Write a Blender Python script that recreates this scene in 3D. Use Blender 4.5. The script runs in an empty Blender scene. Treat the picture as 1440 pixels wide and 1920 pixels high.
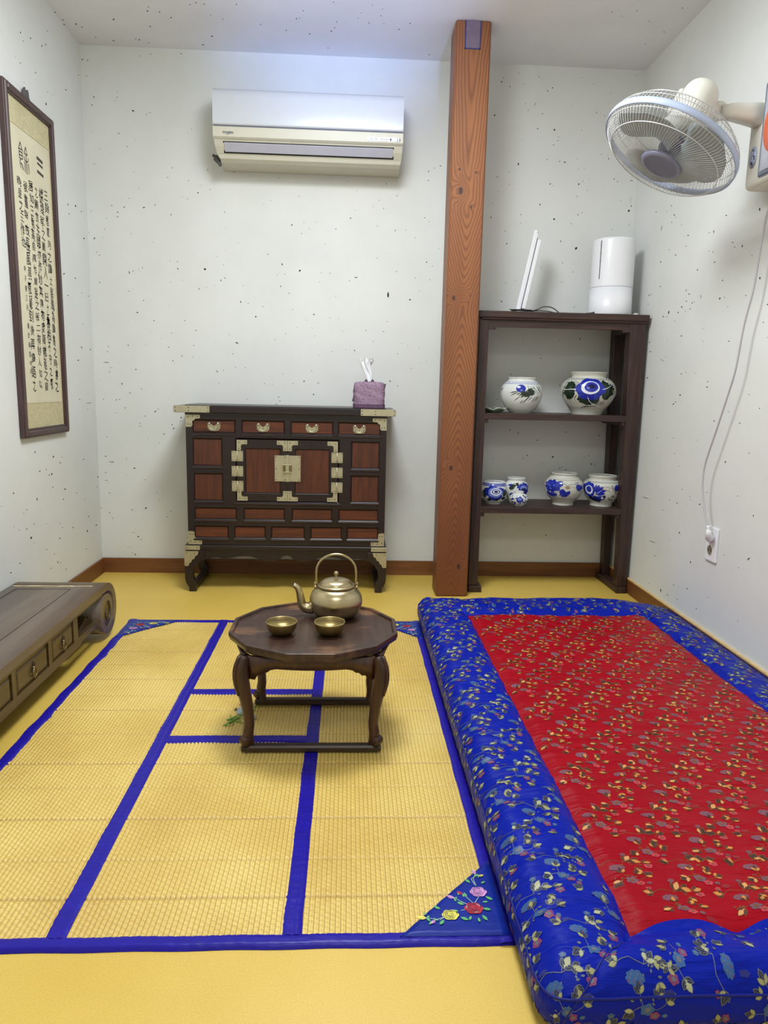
import bpy, bmesh, math, random
from math import sin, cos, pi, radians, sqrt
from mathutils import Vector, Matrix

# ------------------------------------------------------------------ camera
scene = bpy.context.scene
COL = scene.collection
def make_camera():
    pitch, yaw, roll, f, cx, D = 0.17227966, 0.05117225, 0.02279061, 1351.8168, 1.1593486, 3.3976448
    cam = bpy.data.cameras.new('camera')
    o = bpy.data.objects.new('camera', cam); COL.objects.link(o)
    fw = Vector((sin(yaw)*cos(pitch), cos(yaw)*cos(pitch), -sin(pitch)))
    r = Vector((cos(yaw), -sin(yaw), 0)); u = r.cross(fw)
    r2 = cos(roll)*r + sin(roll)*u; u2 = -sin(roll)*r + cos(roll)*u
    M = Matrix(((r2.x, u2.x, -fw.x, cx), (r2.y, u2.y, -fw.y, -D), (r2.z, u2.z, -fw.z, 0.9), (0, 0, 0, 1)))
    o.matrix_world = M
    cam.sensor_fit = 'HORIZONTAL'; cam.sensor_width = 36.0
    cam.lens = 36.0*f/1440.0
    cam.clip_start = 0.05
    scene.camera = o
make_camera()

# ------------------------------------------------------------------ light and exposure
W, H, YF = 2.440, 2.294, -3.95      # room width, height, wall behind the camera
world = bpy.data.worlds.new('world'); scene.world = world; world.use_nodes = True
world.node_tree.nodes['Background'].inputs[0].default_value = (0.6, 0.7, 0.9, 1)
world.node_tree.nodes['Background'].inputs[1].default_value = 0.05
def area(name, loc, size, power, col, rot=(0, 0, 0), shape='SQUARE', sy=None):
    l = bpy.data.lights.new(name, 'AREA'); l.energy = power; l.color = col; l.shape = shape; l.size = size
    if sy: l.shape = 'RECTANGLE'; l.size_y = sy
    o = bpy.data.objects.new(name, l); o.location = loc; o.rotation_euler = rot; COL.objects.link(o); return o
area('ceiling_lamp_light', (1.15, -1.42, 2.25), 0.50, 29, (0.955, 1.0, 1.035))
# the same lamp's glow sideways and up on the ceiling
pl = bpy.data.lights.new('ceiling_lamp_glow', 'POINT'); pl.energy = 15.0; pl.shadow_soft_size = 0.15; pl.color = (0.955, 1.0, 1.035)
po = bpy.data.objects.new('ceiling_lamp_glow', pl); po.location = (1.15, -1.42, 2.10); COL.objects.link(po)
# added fill light behind the camera, no lamp is known there
area('rear_fill_light', (1.2, -3.3, 2.2), 0.5, 15, (0.96, 1.0, 1.02))
# added blue spot behind the camera, tinting the ceiling by the pillar; no real opening
sp = bpy.data.lights.new('blue_tint_spot', 'SPOT'); sp.energy = 430; sp.color = (0.30, 0.44, 1.0)
sp.spot_size = radians(20); sp.spot_blend = 1.0; sp.shadow_soft_size = 0.12
so = bpy.data.objects.new('blue_tint_spot', sp); so.location = (1.7, -3.6, 1.05)
so.rotation_euler = (Vector((1.12, -0.30, 2.42)) - Vector(so.location)).to_track_quat('-Z', 'Y').to_euler(); COL.objects.link(so)
vs = scene.view_settings
vs.view_transform = 'Standard'; vs.look = 'None'; vs.gamma = 1.0; vs.use_curve_mapping = False; vs.exposure = 0.0
scene.display_settings.display_device = 'sRGB'

# ------------------------------------------------------------------ helpers
def lin(c):
    return tuple(((v/255.0)/12.92 if v/255.0 <= 0.04045 else (((v/255.0)+0.055)/1.055)**2.4) for v in c[:3]) + (1.0,)
def tag(o, label=None, cat=None, group=None, kind=None):
    if label: o['label'] = label
    if cat: o['category'] = cat
    if group: o['group'] = group
    if kind: o['kind'] = kind
    return o
def thing(name, label, cat, loc=(0, 0, 0), rotz=0, group=None):
    o = bpy.data.objects.new(name, None); COL.objects.link(o); o.empty_display_size = 0.05
    o.location = loc; o.rotation_euler = (0, 0, rotz)
    return tag(o, label, cat, group)

class NT:
    def __init__(s, name):
        s.m = bpy.data.materials.new(name); s.m.use_nodes = True; s.t = s.m.node_tree
        s.b = s.t.nodes['Principled BSDF']
    def n(s, typ, **kw):
        nd = s.t.nodes.new(typ)
        for k, v in kw.items(): setattr(nd, k, v)
        return nd
    def link(s, a, b): s.t.links.new(a, b)
    def put(s, inp, v):
        if isinstance(v, bpy.types.NodeSocket): s.link(v, inp)
        else: inp.default_value = v
    def math(s, op, a, b=0.0, c=0.0):
        nd = s.n('ShaderNodeMath', operation=op); s.put(nd.inputs[0], a); s.put(nd.inputs[1], b); s.put(nd.inputs[2], c); return nd.outputs[0]
    def coord(s, scale=(1, 1, 1), rot=(0, 0, 0), loc=(0, 0, 0), kind='Object'):
        tc = s.n('ShaderNodeTexCoord'); mp = s.n('ShaderNodeMapping')
        mp.inputs['Scale'].default_value = scale; mp.inputs['Rotation'].default_value = rot; mp.inputs['Location'].default_value = loc
        s.link(tc.outputs[kind], mp.inputs[0]); return mp.outputs[0]
    def xyz(s, v):
        nd = s.n('ShaderNodeSeparateXYZ'); s.link(v, nd.inputs[0]); return nd.outputs
    def noise(s, vec, scale=5, detail=3, rough=0.5, dist=0.0):
        nd = s.n('ShaderNodeTexNoise'); s.link(vec, nd.inputs['Vector']); nd.inputs['Scale'].default_value = scale
        nd.inputs['Detail'].default_value = detail; nd.inputs['Roughness'].default_value = rough; nd.inputs['Distortion'].default_value = dist
        return nd.outputs['Fac']
    def ramp(s, fac, stops):
        nd = s.n('ShaderNodeValToRGB'); s.link(fac, nd.inputs[0]); e = nd.color_ramp.elements
        while len(e) < len(stops): e.new(0.5)
        for i, (p, c) in enumerate(stops): e[i].position = p; e[i].color = c if len(c) == 4 else tuple(c) + (1,)
        return nd.outputs[0]
    def mix(s, fac, a, b, bt='MIX'):
        nd = s.n('ShaderNodeMix', data_type='RGBA', blend_type=bt); s.put(nd.inputs[0], fac); s.put(nd.inputs[6], a); s.put(nd.inputs[7], b); return nd.outputs[2]
    def bump(s, h, strength=0.3, dist=0.002, prev=None):
        nd = s.n('ShaderNodeBump'); nd.inputs['Strength'].default_value = strength; nd.inputs['Distance'].default_value = dist
        s.link(h, nd.inputs['Height'])
        if prev: s.link(prev, nd.inputs['Normal'])
        s.link(nd.outputs[0], s.b.inputs['Normal']); return nd.outputs[0]
    def set(s, col=None, rough=None, metal=None, **kw):
        if col is not None: s.put(s.b.inputs['Base Color'], col)
        if rough is not None: s.put(s.b.inputs['Roughness'], rough)
        if metal is not None: s.put(s.b.inputs['Metallic'], metal)
        for k, v in kw.items(): s.put(s.b.inputs[k.replace('_', ' ')], v)
        return s.m

def simple(name, col, rough=0.5, metal=0.0, var=0.12, scale=30, bump=0.0, **kw):
    """one-colour surface with slight procedural unevenness"""
    n = NT(name); c = lin(col); v = n.coord()
    f = n.noise(v, scale, 3)
    a = tuple(x*(1-var) for x in c[:3]) + (1,); b = tuple(min(1, x*(1+var)) for x in c[:3]) + (1,)
    n.set(n.ramp(f, [(0.3, a), (0.7, b)]), rough, metal, **kw)
    if bump: n.bump(f, bump, 0.001)
    return n.m
def wood(name, c1, c2, axis='x', rough=0.4, scale=1.0, coat=0.0, bump=0.15):
    n = NT(name); st = {'x': (3, 40, 40), 'y': (40, 3, 40), 'z': (40, 40, 3)}[axis]
    v = n.coord(tuple(k*scale for k in st))
    f = n.noise(v, 1.6, 6, 0.6, 0.6); g = n.noise(n.coord(tuple(k*scale*4 for k in st)), 1.5, 3)
    h = n.math('ADD', n.math('MULTIPLY', f, 0.75), n.math('MULTIPLY', g, 0.25))
    n.set(n.ramp(h, [(0.34, lin(c2)), (0.5, lin([(a+b)/2 for a, b in zip(c1, c2)])), (0.66, lin(c1))]), rough)
    n.b.inputs['Coat Weight'].default_value = coat; n.b.inputs['Coat Roughness'].default_value = 0.25
    n.bump(h, bump, 0.001)
    return n.m

class MB:
    """collects shapes, then links them as ONE mesh object"""
    def __init__(s): s.v = []; s.f = []; s.mi = []; s.sm = []; s.cur = 0; s.smooth = False
    def add(s, vs, fs, smooth=None):
        o = len(s.v); s.v += [tuple(v) for v in vs]
        for f in fs: s.f.append(tuple(i+o for i in f)); s.mi.append(s.cur); s.sm.append(s.smooth if smooth is None else smooth)
        return s
    def mat(s, i): s.cur = i; return s
    def box(s, x0, x1, y0, y1, z0, z1, c=0.0):
        if c <= 0:
            vs = [(x, y, z) for z in (z0, z1) for y in (y0, y1) for x in (x0, x1)]
            return s.add(vs, [(0, 2, 3, 1), (4, 5, 7, 6), (0, 1, 5, 4), (2, 6, 7, 3), (0, 4, 6, 2), (1, 3, 7, 5)], False)
        c = min(c, abs(x1-x0)/2.01, abs(y1-y0)/2.01, abs(z1-z0)/2.01)
        # chamfered box: 24 vertices
        X = (x0, x1); Y = (y0, y1); Z = (z0, z1); vs = []; idx = {}
        for i in (0, 1):
            for j in (0, 1):
                for k in (0, 1):
                    sx, sy, sz = (1 if i == 0 else -1), (1 if j == 0 else -1), (1 if k == 0 else -1)
                    x, y, z = X[i], Y[j], Z[k]
                    idx[i, j, k, 'x'] = len(vs); vs.append((x, y+sy*c, z+sz*c))
                    idx[i, j, k, 'y'] = len(vs); vs.append((x+sx*c, y, z+sz*c))
                    idx[i, j, k, 'z'] = len(vs); vs.append((x+sx*c, y+sy*c, z))
        F = []
        q = [(0, 0), (1, 0), (1, 1), (0, 1)]
        for i in (0, 1):
            f = [idx[i, a, b, 'x'] for a, b in q]; F.append(f if i == 1 else f[::-1])
            f = [idx[a, i, b, 'y'] for a, b in q]; F.append(f[::-1] if i == 1 else f)
            f = [idx[a, b, i, 'z'] for a, b in q]; F.append(f if i == 1 else f[::-1])
        for a in (0, 1):
            for b in (0, 1):
                F.append([idx[a, b, 0, 'x'], idx[a, b, 0, 'y'], idx[a, b, 1, 'y'], idx[a, b, 1, 'x']][::1 if (a != b) else -1])
                F.append([idx[a, 0, b, 'x'], idx[a, 0, b, 'z'], idx[a, 1, b, 'z'], idx[a, 1, b, 'x']][::-1 if (a != b) else 1])
                F.append([idx[0, a, b, 'y'], idx[0, a, b, 'z'], idx[1, a, b, 'z'], idx[1, a, b, 'y']][::1 if (a != b) else -1])
        for i in (0, 1):
            for j in (0, 1):
                for k in (0, 1):
                    f = [idx[i, j, k, t] for t in 'xyz']; F.append(f if (i+j+k) % 2 else f[::-1])
        return s.add(vs, F, False)
    def prism(s, poly, axis, a, b, smooth=False):
        """extrude a 2-D outline along an axis: x -> (y,z), y -> (x,z), z -> (x,y)"""
        n = len(poly)
        def P(p, t): return {'x': (t, p[0], p[1]), 'y': (p[0], t, p[1]), 'z': (p[0], p[1], t)}[axis]
        vs = [P(p, a) for p in poly] + [P(p, b) for p in poly]
        s.add(vs, [tuple(range(n))[::-1], tuple(range(n, 2*n))], False)
        o = len(s.v) - 2*n
        for i in range(n):
            j = (i+1) % n
            s.f.append((o+i, o+j, o+n+j, o+n+i)); s.mi.append(s.cur); s.sm.append(smooth)
        return s
    def lathe(s, prof, c=(0, 0, 0), n=40, M=None, smooth=True, close=True):
        vs = []; fs = []
        for r, z in prof:
            for i in range(n):
                a = 2*pi*i/n; vs.append(Vector((r*cos(a), r*sin(a), z)))
        for k in range(len(prof)-1):
            for i in range(n):
                j = (i+1) % n; fs.append((k*n+i, k*n+j, (k+1)*n+j, (k+1)*n+i))
        if close:
            if prof[0][0] > 1e-6: fs.append(tuple(range(n))[::-1])
            if prof[-1][0] > 1e-6: fs.append(tuple(range((len(prof)-1)*n, len(prof)*n)))
        vs = [(M @ v if M else v) + Vector(c) for v in vs]
        return s.add(vs, fs, smooth)
    def tube(s, pts, r, n=8, closed=False, smooth=True, flat=1.0):
        pts = [Vector(p) for p in pts]; m = len(pts)
        rs = r if isinstance(r, (list, tuple)) else [r]*m
        vs = []; fs = []; up = None
        for k in range(m):
            a = pts[(k-1) % m if closed else max(k-1, 0)]; b = pts[(k+1) % m if closed else min(k+1, m-1)]
            t = (b-a).normalized()
            if up is None:
                up = Vector((0, 0, 1)) if abs(t.z) < 0.9 else Vector((0, 1, 0))
            e = t.cross(up)
            if e.length < 1e-6: e = t.cross(Vector((1, 0, 0)))
            e.normalize(); up = e.cross(t).normalized()
            for i in range(n):
                q = 2*pi*i/n; vs.append(pts[k] + rs[k]*(cos(q)*e + flat*sin(q)*up))
        for k in range(m if closed else m-1):
            k2 = (k+1) % m
            for i in range(n):
                j = (i+1) % n; fs.append((k*n+i, k2*n+i, k2*n+j, k*n+j))
        if not closed: fs += [tuple(range(n)), tuple(range((m-1)*n, m*n))[::-1]]
        return s.add(vs, fs, smooth)
    def ball(s, c, r, nu=12, nv=8, sc=(1, 1, 1)):
        prof = [(max(1e-5, r*sin(pi*k/nv)), -r*cos(pi*k/nv)) for k in range(nv+1)]
        return s.lathe(prof, c, nu, Matrix.Diagonal(Vector(sc)), True, False)
    def grid(s, nu, nv, fn, smooth=True, flip=False):
        vs = [fn(i/nu, j/nv) for j in range(nv+1) for i in range(nu+1)]
        fs = []
        for j in range(nv):
            for i in range(nu):
                a = j*(nu+1)+i; q = (a, a+1, a+nu+2, a+nu+1); fs.append(q[::-1] if flip else q)
        return s.add(vs, fs, smooth)
    def build(s, name, mats, parent=None, bevel=0.0, seg=2, sub=0):
        me = bpy.data.meshes.new(name); me.from_pydata(s.v, [], s.f)
        for m in (mats if isinstance(mats, (list, tuple)) else [mats]): me.materials.append(m)
        me.polygons.foreach_set('material_index', s.mi); me.polygons.foreach_set('use_smooth', s.sm); me.update()
        o = bpy.data.objects.new(name, me); COL.objects.link(o)
        if parent: o.parent = parent
        if bevel:
            b = o.modifiers.new('bevel', 'BEVEL'); b.width = bevel; b.segments = seg; b.limit_method = 'ANGLE'; b.angle_limit = radians(40)
        if sub:
            b = o.modifiers.new('sub', 'SUBSURF'); b.levels = sub; b.render_levels = sub
        return o
def struct(name, mb, m, parent=None):
    o = mb.build(name, m, parent); o['kind'] = 'structure'; return o
def smooth_path(pts, n=8):
    """Catmull-Rom through the points"""
    P = [Vector(p) for p in pts]; P = [2*P[0]-P[1]] + P + [2*P[-1]-P[-2]]; out = []
    for k in range(1, len(P)-2):
        for i in range(n):
            t = i/n; a, b, c, d = P[k-1], P[k], P[k+1], P[k+2]
            out.append(0.5*((2*b)+(-a+c)*t+(2*a-5*b+4*c-d)*t*t+(-a+3*b-3*c+d)*t**3))
    out.append(P[-2]); return out
# ---- flat shapes (outlines in a surface's own two coordinates) for print, weaving and embroidery
def s_lobes(cx, cy, rx, ry, n=5, amp=0.15, m=30, ph=0.0):
    return [(cx+rx*cos(t)*(1-amp+amp*abs(cos(n*t/2+ph))), cy+ry*sin(t)*(1-amp+amp*abs(cos(n*t/2+ph)))) for t in [2*pi*i/m for i in range(m)]]
def s_leaf(x0, y0, x1, y1, w, m=5, bend=0.0):
    dx, dy = x1-x0, y1-y0; L = sqrt(dx*dx+dy*dy) or 1; nx, ny = -dy/L, dx/L; a = []; b = []
    for i in range(m+1):
        t = i/m; q = w*sin(pi*min(1, t*1.02))**0.8 if 0 < t < 1 else 0; k = bend*L*sin(pi*t)
        a.append((x0+dx*t+nx*(q/2+k), y0+dy*t+ny*(q/2+k))); b.append((x0+dx*t+nx*(k-q/2), y0+dy*t+ny*(k-q/2)))
    return a + b[::-1][1:-1]
def strip(pts, w0, w1=None, m=4):
    """a brush stroke as a list of quads"""
    P = smooth_path([(p[0], p[1], 0) for p in pts], m); w1 = w0 if w1 is None else w1; out = []; n = len(P)-1
    L = []
    for i, q in enumerate(P):
        t = (P[min(i+1, n)]-P[max(i-1, 0)]); t.normalize(); w = (w0+(w1-w0)*i/n)/2
        L.append(((q.x-t.y*w, q.y+t.x*w), (q.x+t.y*w, q.y-t.x*w)))
    for i in range(n): out.append([L[i][0], L[i+1][0], L[i+1][1], L[i][1]])
    return out
class Paint:
    """thin coloured shapes laid on a surface given by fn(u, v, lift) -> point"""
    def __init__(s, fn): s.fn = fn; s.mb = MB(); s.mb.smooth = True
    def poly(s, m, pts, lift=0.0004, fan=True):
        s.mb.cur = m
        if fan and len(pts) > 4:
            cx = sum(p[0] for p in pts)/len(pts); cy = sum(p[1] for p in pts)/len(pts); n = len(pts)
            R_ = (1.0, .8, .6, .4, .2) if n >= 30 else (1.0, .5)
            vs = [s.fn(cx+(p[0]-cx)*q, cy+(p[1]-cy)*q, lift) for q in R_ for p in pts] + [s.fn(cx, cy, lift)]
            fs = []; K = len(R_)
            for i in range(n):
                j = (i+1) % n; fs += [(k*n+i, k*n+j, (k+1)*n+j, (k+1)*n+i) for k in range(K-1)] + [((K-1)*n+i, (K-1)*n+j, K*n)]
            s.mb.add(vs, fs)
        else: s.mb.add([s.fn(*p, lift) for p in pts], [tuple(range(len(pts)))])
    def stroke(s, m, pts, w0, w1=None, lift=0.0004, k=4):
        for q in strip(pts, w0, w1, k): s.poly(m, q, lift, False)
    def build(s, name, mats, parent, kind=None):
        o = s.mb.build(name, mats, parent)
        if kind: o['kind'] = kind
        return o

# ------------------------------------------------------------------ materials
def wallpaper(name, base):
    n = NT(name); v = n.coord()
    f = n.noise(v, 2.2, 4, 0.6); g = n.noise(v, 90, 3, 0.6); st = n.noise(n.coord((12, 12, 160)), 1.0, 3)
    vo = n.n('ShaderNodeTexVoronoi'); n.link(n.coord((1, 1, 1.4)), vo.inputs['Vector']); vo.inputs['Scale'].default_value = 34
    c = lin(base); a = tuple(x*0.955 for x in c[:3])+(1,); w = tuple(min(1, x*1.03) for x in c[:3])+(1,)
    col = n.ramp(f, [(0.35, a), (0.65, w)])
    # tiny scattered plant specks pressed into the paper
    sp_ = n.math('LESS_THAN', vo.outputs['Distance'], n.math('MULTIPLY', n.math('GREATER_THAN', n.noise(v, 11, 1), 0.62), 0.07))
    col = n.mix(n.math('MULTIPLY', sp_, 0.35), col, lin((120, 112, 90)))
    n.set(col, 0.85); h = n.math('ADD', n.math('MULTIPLY', g, 0.6), n.math('MULTIPLY', st, 0.4)); n.bump(h, 0.22, 0.0012)
    return n.m
M = {}
M['paper'] = wallpaper('mulberry_wallpaper', (220, 222, 218))
M['paper_ceiling'] = wallpaper('mulberry_ceiling_paper', (230, 230, 233))
M['fleck'] = simple('plant_fleck', (40, 38, 30), 0.9, var=0.35, scale=60)
def floor_mat():
    n = NT('oiled_paper_floor'); v = n.coord(); f = n.noise(v, 1.6, 4, 0.55); g = n.noise(v, 330, 2, 0.6)
    h = n.math('ADD', n.math('MULTIPLY', f, 0.6), n.math('MULTIPLY', g, 0.4))
    n.set(n.ramp(h, [(0.32, lin((204, 170, 70))), (0.68, lin((228, 196, 98)))]), n.math('MULTIPLY_ADD', f, 0.15, 0.34))
    n.bump(g, 0.08, 0.0006); return n.m
M['floor'] = floor_mat()
M['base'] = wood('baseboard_wood', (134, 86, 46), (98, 58, 28), 'x', 0.45, 0.5)
M['basey'] = wood('baseboard_wood_side', (134, 86, 46), (98, 58, 28), 'y', 0.45, 0.5)
M['cap'] = simple('baseboard_cap', (214, 184, 128), 0.5)
M['dark'] = wood('dark_lacquered_wood', (36, 20, 22), (20, 10, 13), 'x', 0.34, 1.0, 0.08, 0.1)
M['darkz'] = wood('dark_lacquered_wood_upright', (36, 20, 22), (20, 10, 13), 'z', 0.34, 1.0, 0.08, 0.1)
M['panelx'] = wood('red_brown_panel', (104, 50, 24), (62, 27, 14), 'x', 0.42, 0.9, 0.05, 0.1)
M['panelz'] = wood('red_brown_panel_upright', (96, 46, 22), (58, 25, 13), 'z', 0.42, 0.9, 0.05, 0.1)
M['gloss'] = wood('glossy_moulding', (44, 26, 28), (26, 14, 17), 'x', 0.16, 1.0, 0.6, 0.03)
M['nickel'] = simple('nickel_plate', (186, 180, 152), 0.42, 0.75, 0.06, 40)
M['nail'] = simple('nail_head', (50, 42, 34), 0.4, 0.6)
M['steel'] = simple('polished_knob', (215, 212, 200), 0.18, 1.0, 0.03)
M['shelfx'] = wood('shelf_wood', (74, 50, 43), (40, 26, 23), 'x', 0.45, 0.8)
M['shelfz'] = wood('shelf_wood_upright', (72, 48, 42), (36, 23, 21), 'z', 0.45, 0.8)
def worn_top():
    n = NT('worn_table_top'); a = n.noise(n.coord((60, 5, 5)), 1.6, 5, 0.65); b = n.noise(n.coord((8, 130, 8)), 1.6, 3, 0.6); pch = n.noise(n.coord((5, 9, 5)), 1.0, 3, 0.55)
    h = n.math('ADD', n.math('MULTIPLY', a, 0.55), n.math('MULTIPLY', b, 0.45))
    c = n.ramp(h, [(0.36, lin((38, 25, 21))), (0.64, lin((72, 50, 40)))])
    k = n.math('MULTIPLY', n.math('SMOOTH_MIN', n.math('MAXIMUM', n.math('MULTIPLY', n.math('SUBTRACT', pch, 0.56), 9.0), 0.0), 1.0, 0.1), n.math('MULTIPLY', h, 0.9))
    n.set(n.mix(k, c, lin((150, 106, 70))), n.math('MULTIPLY_ADD', pch, 0.3, 0.22)); n.bump(h, 0.6, 0.0012); return n.m
M['tabletop'] = worn_top()
M['tablew'] = wood('table_leg_wood', (78, 44, 26), (36, 20, 14), 'z', 0.4, 1.0, 0.1)
M['tablex'] = wood('table_bar_wood', (66, 45, 30), (34, 23, 16), 'x', 0.42, 1.0, 0.1)
M['scrolltop'] = wood('low_table_top', (112, 97, 84), (94, 80, 68), 'y', 0.32, 0.4, 0.2, 0.05)  # lighter than the sides: gloss reflection painted into the top's colour
M['scrollw'] = wood('low_table_wood', (88, 71, 40), (62, 48, 28), 'y', 0.34, 0.5, 0.2, 0.05)  # olive tint: the yellow floor's reflection painted into the wood colour
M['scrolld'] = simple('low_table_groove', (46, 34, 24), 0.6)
M['worn'] = simple('bare_worn_edge', (214, 192, 150), 0.6)
M['brass'] = simple('old_brass', (140, 122, 80), 0.35, 0.9)
M['acwhite'] = simple('glossy_white_plastic', (200, 204, 208), 0.25, 0, 0.01)
M['accream'] = simple('cream_plastic', (200, 197, 178), 0.45, 0, 0.02)
M['acgrey'] = simple('vane_grey', (178, 178, 188), 0.35, 0, 0.02)
M['black'] = simple('black_gap', (16, 16, 18), 0.7)
M['ink_grey'] = simple('print_grey', (96, 98, 112), 0.6)
M['display'] = simple('display_strip', (214, 218, 236), 0.3, 0, 0.01)
M['rubber'] = simple('grey_rubber', (84, 84, 84), 0.7)
M['white'] = simple('white_plastic', (236, 237, 240), 0.28, 0, 0.01)
M['offwhite'] = simple('off_white_plastic', (222, 220, 208), 0.35, 0, 0.02)
M['cable'] = simple('black_cable', (24, 24, 26), 0.5)
M['wcable'] = simple('white_cable', (186, 182, 186), 0.45, 0, 0.02)
M['lilac'] = None
M['porc'] = simple('porcelain', (222, 224, 218), 0.12, 0, 0.03, 20)
M['porc_grey'] = simple('greyish_porcelain', (204, 204, 192), 0.16, 0, 0.05, 20)
M['cobalt'] = simple('cobalt_glaze', (34, 48, 160), 0.14, 0, 0.2, 60)
M['cobalt2'] = simple('pale_cobalt_glaze', (118, 136, 206), 0.14, 0, 0.2, 60)
M['navy'] = simple('navy_glaze', (22, 26, 78), 0.14, 0, 0.2, 60)
M['leafg'] = simple('dark_green_glaze', (34, 50, 36), 0.16, 0, 0.25, 60)
M['glazewhite'] = simple('white_glaze', (228, 232, 240), 0.12, 0, 0.02)
M['rust'] = simple('rust_stain', (150, 128, 96), 0.4)
M['earth'] = simple('unglazed_clay', (120, 96, 66), 0.8)
M['celadon'] = simple('green_dish_glaze', (92, 108, 88), 0.3)
M['ink'] = simple('black_ink', (30, 28, 26), 0.8)
M['inkfade'] = simple('faded_ink', (70, 66, 58), 0.8)
M['framew'] = wood('frame_wood', (88, 66, 64), (58, 42, 42), 'z', 0.45, 0.6)
M['framey'] = wood('frame_wood_cross', (88, 66, 64), (58, 42, 42), 'y', 0.45, 0.6)
def brocade_paper():
    n = NT('mount_silk'); v = n.coord(); f = n.noise(v, 45, 4, 0.7, 1.5)
    n.set(n.ramp(f, [(0.35, lin((182, 172, 132))), (0.65, lin((206, 198, 160)))]), 0.7); return n.m
M['silk'] = brocade_paper()
M['scroll'] = simple('aged_paper', (212, 205, 178), 0.8, 0, 0.05, 8)

def pine():
    """pillar: flat-sawn pine, rings meeting in U and V figures, with knots"""
    n = NT('knotty_pine'); v = n.coord(); X, Y, Z = n.xyz(v)
    wob = n.math('MULTIPLY', n.math('SUBTRACT', n.noise(n.coord((0.01, 0.01, 1.5)), 1.0, 3), 0.5), 0.05)
    wob2 = n.noise(n.coord((11, 11, 3.2)), 1.0, 3, 0.5)
    x = n.math('SUBTRACT', n.math('SUBTRACT', X, wob), 0.070)
    ax = n.math('ABSOLUTE', x)
    # left part of the face has straight edge grain: distance grows faster
    q = n.math('SQRT', n.math('ADD', n.math('POWER', n.math('DIVIDE', ax, 0.0112), 2.0), 1.5))
    zz = n.math('SUBTRACT', Z, 1.21)
    h = n.math('MULTIPLY', n.math('SQRT', n.math('ADD', n.math('MULTIPLY', zz, zz), 0.0012)), 27.0)
    top = n.math('MULTIPLY', n.math('MAXIMUM', n.math('SUBTRACT', Z, 1.62), 0.0), -22.0)
    F = n.math('ADD', n.math('ADD', n.math('SUBTRACT', q, h), n.math('MULTIPLY', top, -1.0)), n.math('MULTIPLY', wob2, 2.0))
    F = n.math('ADD', F, n.math('MULTIPLY', n.math('ABSOLUTE', Y), 60.0))
    dark = None
    for kx, kz, r in ((0.042, 1.675, 0.0105), (0.030, 1.262, 0.008), (0.072, 1.275, 0.006), (0.046, 0.565, 0.0085), (0.096, 0.135, 0.009), (0.085, 1.615, 0.005), (0.100, 1.745, 0.004), (0.035, 1.755, 0.004)):
        dx = n.math('DIVIDE', n.math('SUBTRACT', X, kx), 1.0); dz = n.math('DIVIDE', n.math('SUBTRACT', Z, kz), 1.5)
        d2 = n.math('ADD', n.math('MULTIPLY', dx, dx), n.math('MULTIPLY', dz, dz))
        e = n.math('EXPONENT', n.math('MULTIPLY', d2, -1.0/(2*(r*1.9)**2)))
        F = n.math('ADD', F, n.math('MULTIPLY', e, 5.0 if r > 0.005 else 1.5))
        if r != 0.006:
            k = n.math('SUBTRACT', 1.0, n.math('SMOOTH_MIN', n.math('MAXIMUM', n.math('DIVIDE', n.math('SUBTRACT', d2, (r*0.75)**2), (r*0.6)**2), 0.0), 1.0, 0.05))
            dark = k if dark is None else n.math('MAXIMUM', dark, k)
    w = n.math('MULTIPLY_ADD', n.math('SINE', n.math('MULTIPLY', F, 2*pi)), 0.5, 0.5)
    w = n.math('POWER', w, 2.4)
    fine = n.noise(n.coord((260, 260, 6)), 1.0, 3)
    big = n.noise(n.coord((7, 7, 1.3)), 1.0, 3)
    base = n.ramp(big, [(0.3, lin((126, 74, 38))), (0.7, lin((160, 102, 58)))])
    c = n.mix(n.math('MULTIPLY', w, 0.58), base, lin((84, 44, 24)))
    c = n.mix(n.math('MULTIPLY', fine, 0.25), c, lin((110, 58, 30)))
    # darker towards the foot: varnish, and dimmer light painted into the colour
    c = n.mix(n.math('MULTIPLY', n.math('SUBTRACT', 1.0, n.math('SMOOTH_MIN', n.math('MAXIMUM', n.math('DIVIDE', n.math('SUBTRACT', Z, 0.05), 1.1), 0.0), 1.0, 0.2)), 0.55), c, lin((92, 44, 18)))
    c = n.mix(n.math('MULTIPLY', dark, 0.9), c, lin((52, 34, 28)))
    n.set(c, 0.5); n.bump(n.math('ADD', w, fine), 0.25, 0.0008); n.b.inputs['Coat Weight'].default_value = 0.06
    return n.m
M['pine'] = pine()

# ------------------------------------------------------------------ the room
T = 0.06
struct('floor', MB().box(-T, W+T, YF-T, T, -0.05, 0), M['floor'])
struct('ceiling', MB().box(-T, W+T, YF-T, T, H, H+0.05), M['paper_ceiling'])
bpy.data.objects['ceiling']['label'] = 'papered ceiling with scattered plant flecks'
struct('wall_back', MB().box(-T, W+T, 0, T, 0, H), M['paper'])
struct('wall_left', MB().box(-T, 0, YF, 0, 0, H), M['paper'])
struct('wall_right', MB().box(W, W+T, YF, 0, 0, H), M['paper'])
struct('wall_front', MB().box(-T, W+T, YF-T, YF, 0, H), M['paper'])
struct('baseboard_back', MB().box(0.0, W, -0.010, 0, 0, 0.070), M['base'])
struct('baseboard_left', MB().box(0, 0.010, YF, -0.010, 0, 0.070), M['basey'])
struct('baseboard_right', MB().box(W-0.010, W, YF, -0.010, 0, 0.066).mat(1).box(W-0.012, W, YF, -0.010, 0.066, 0.071), [M['basey'], M['cap']])
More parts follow.
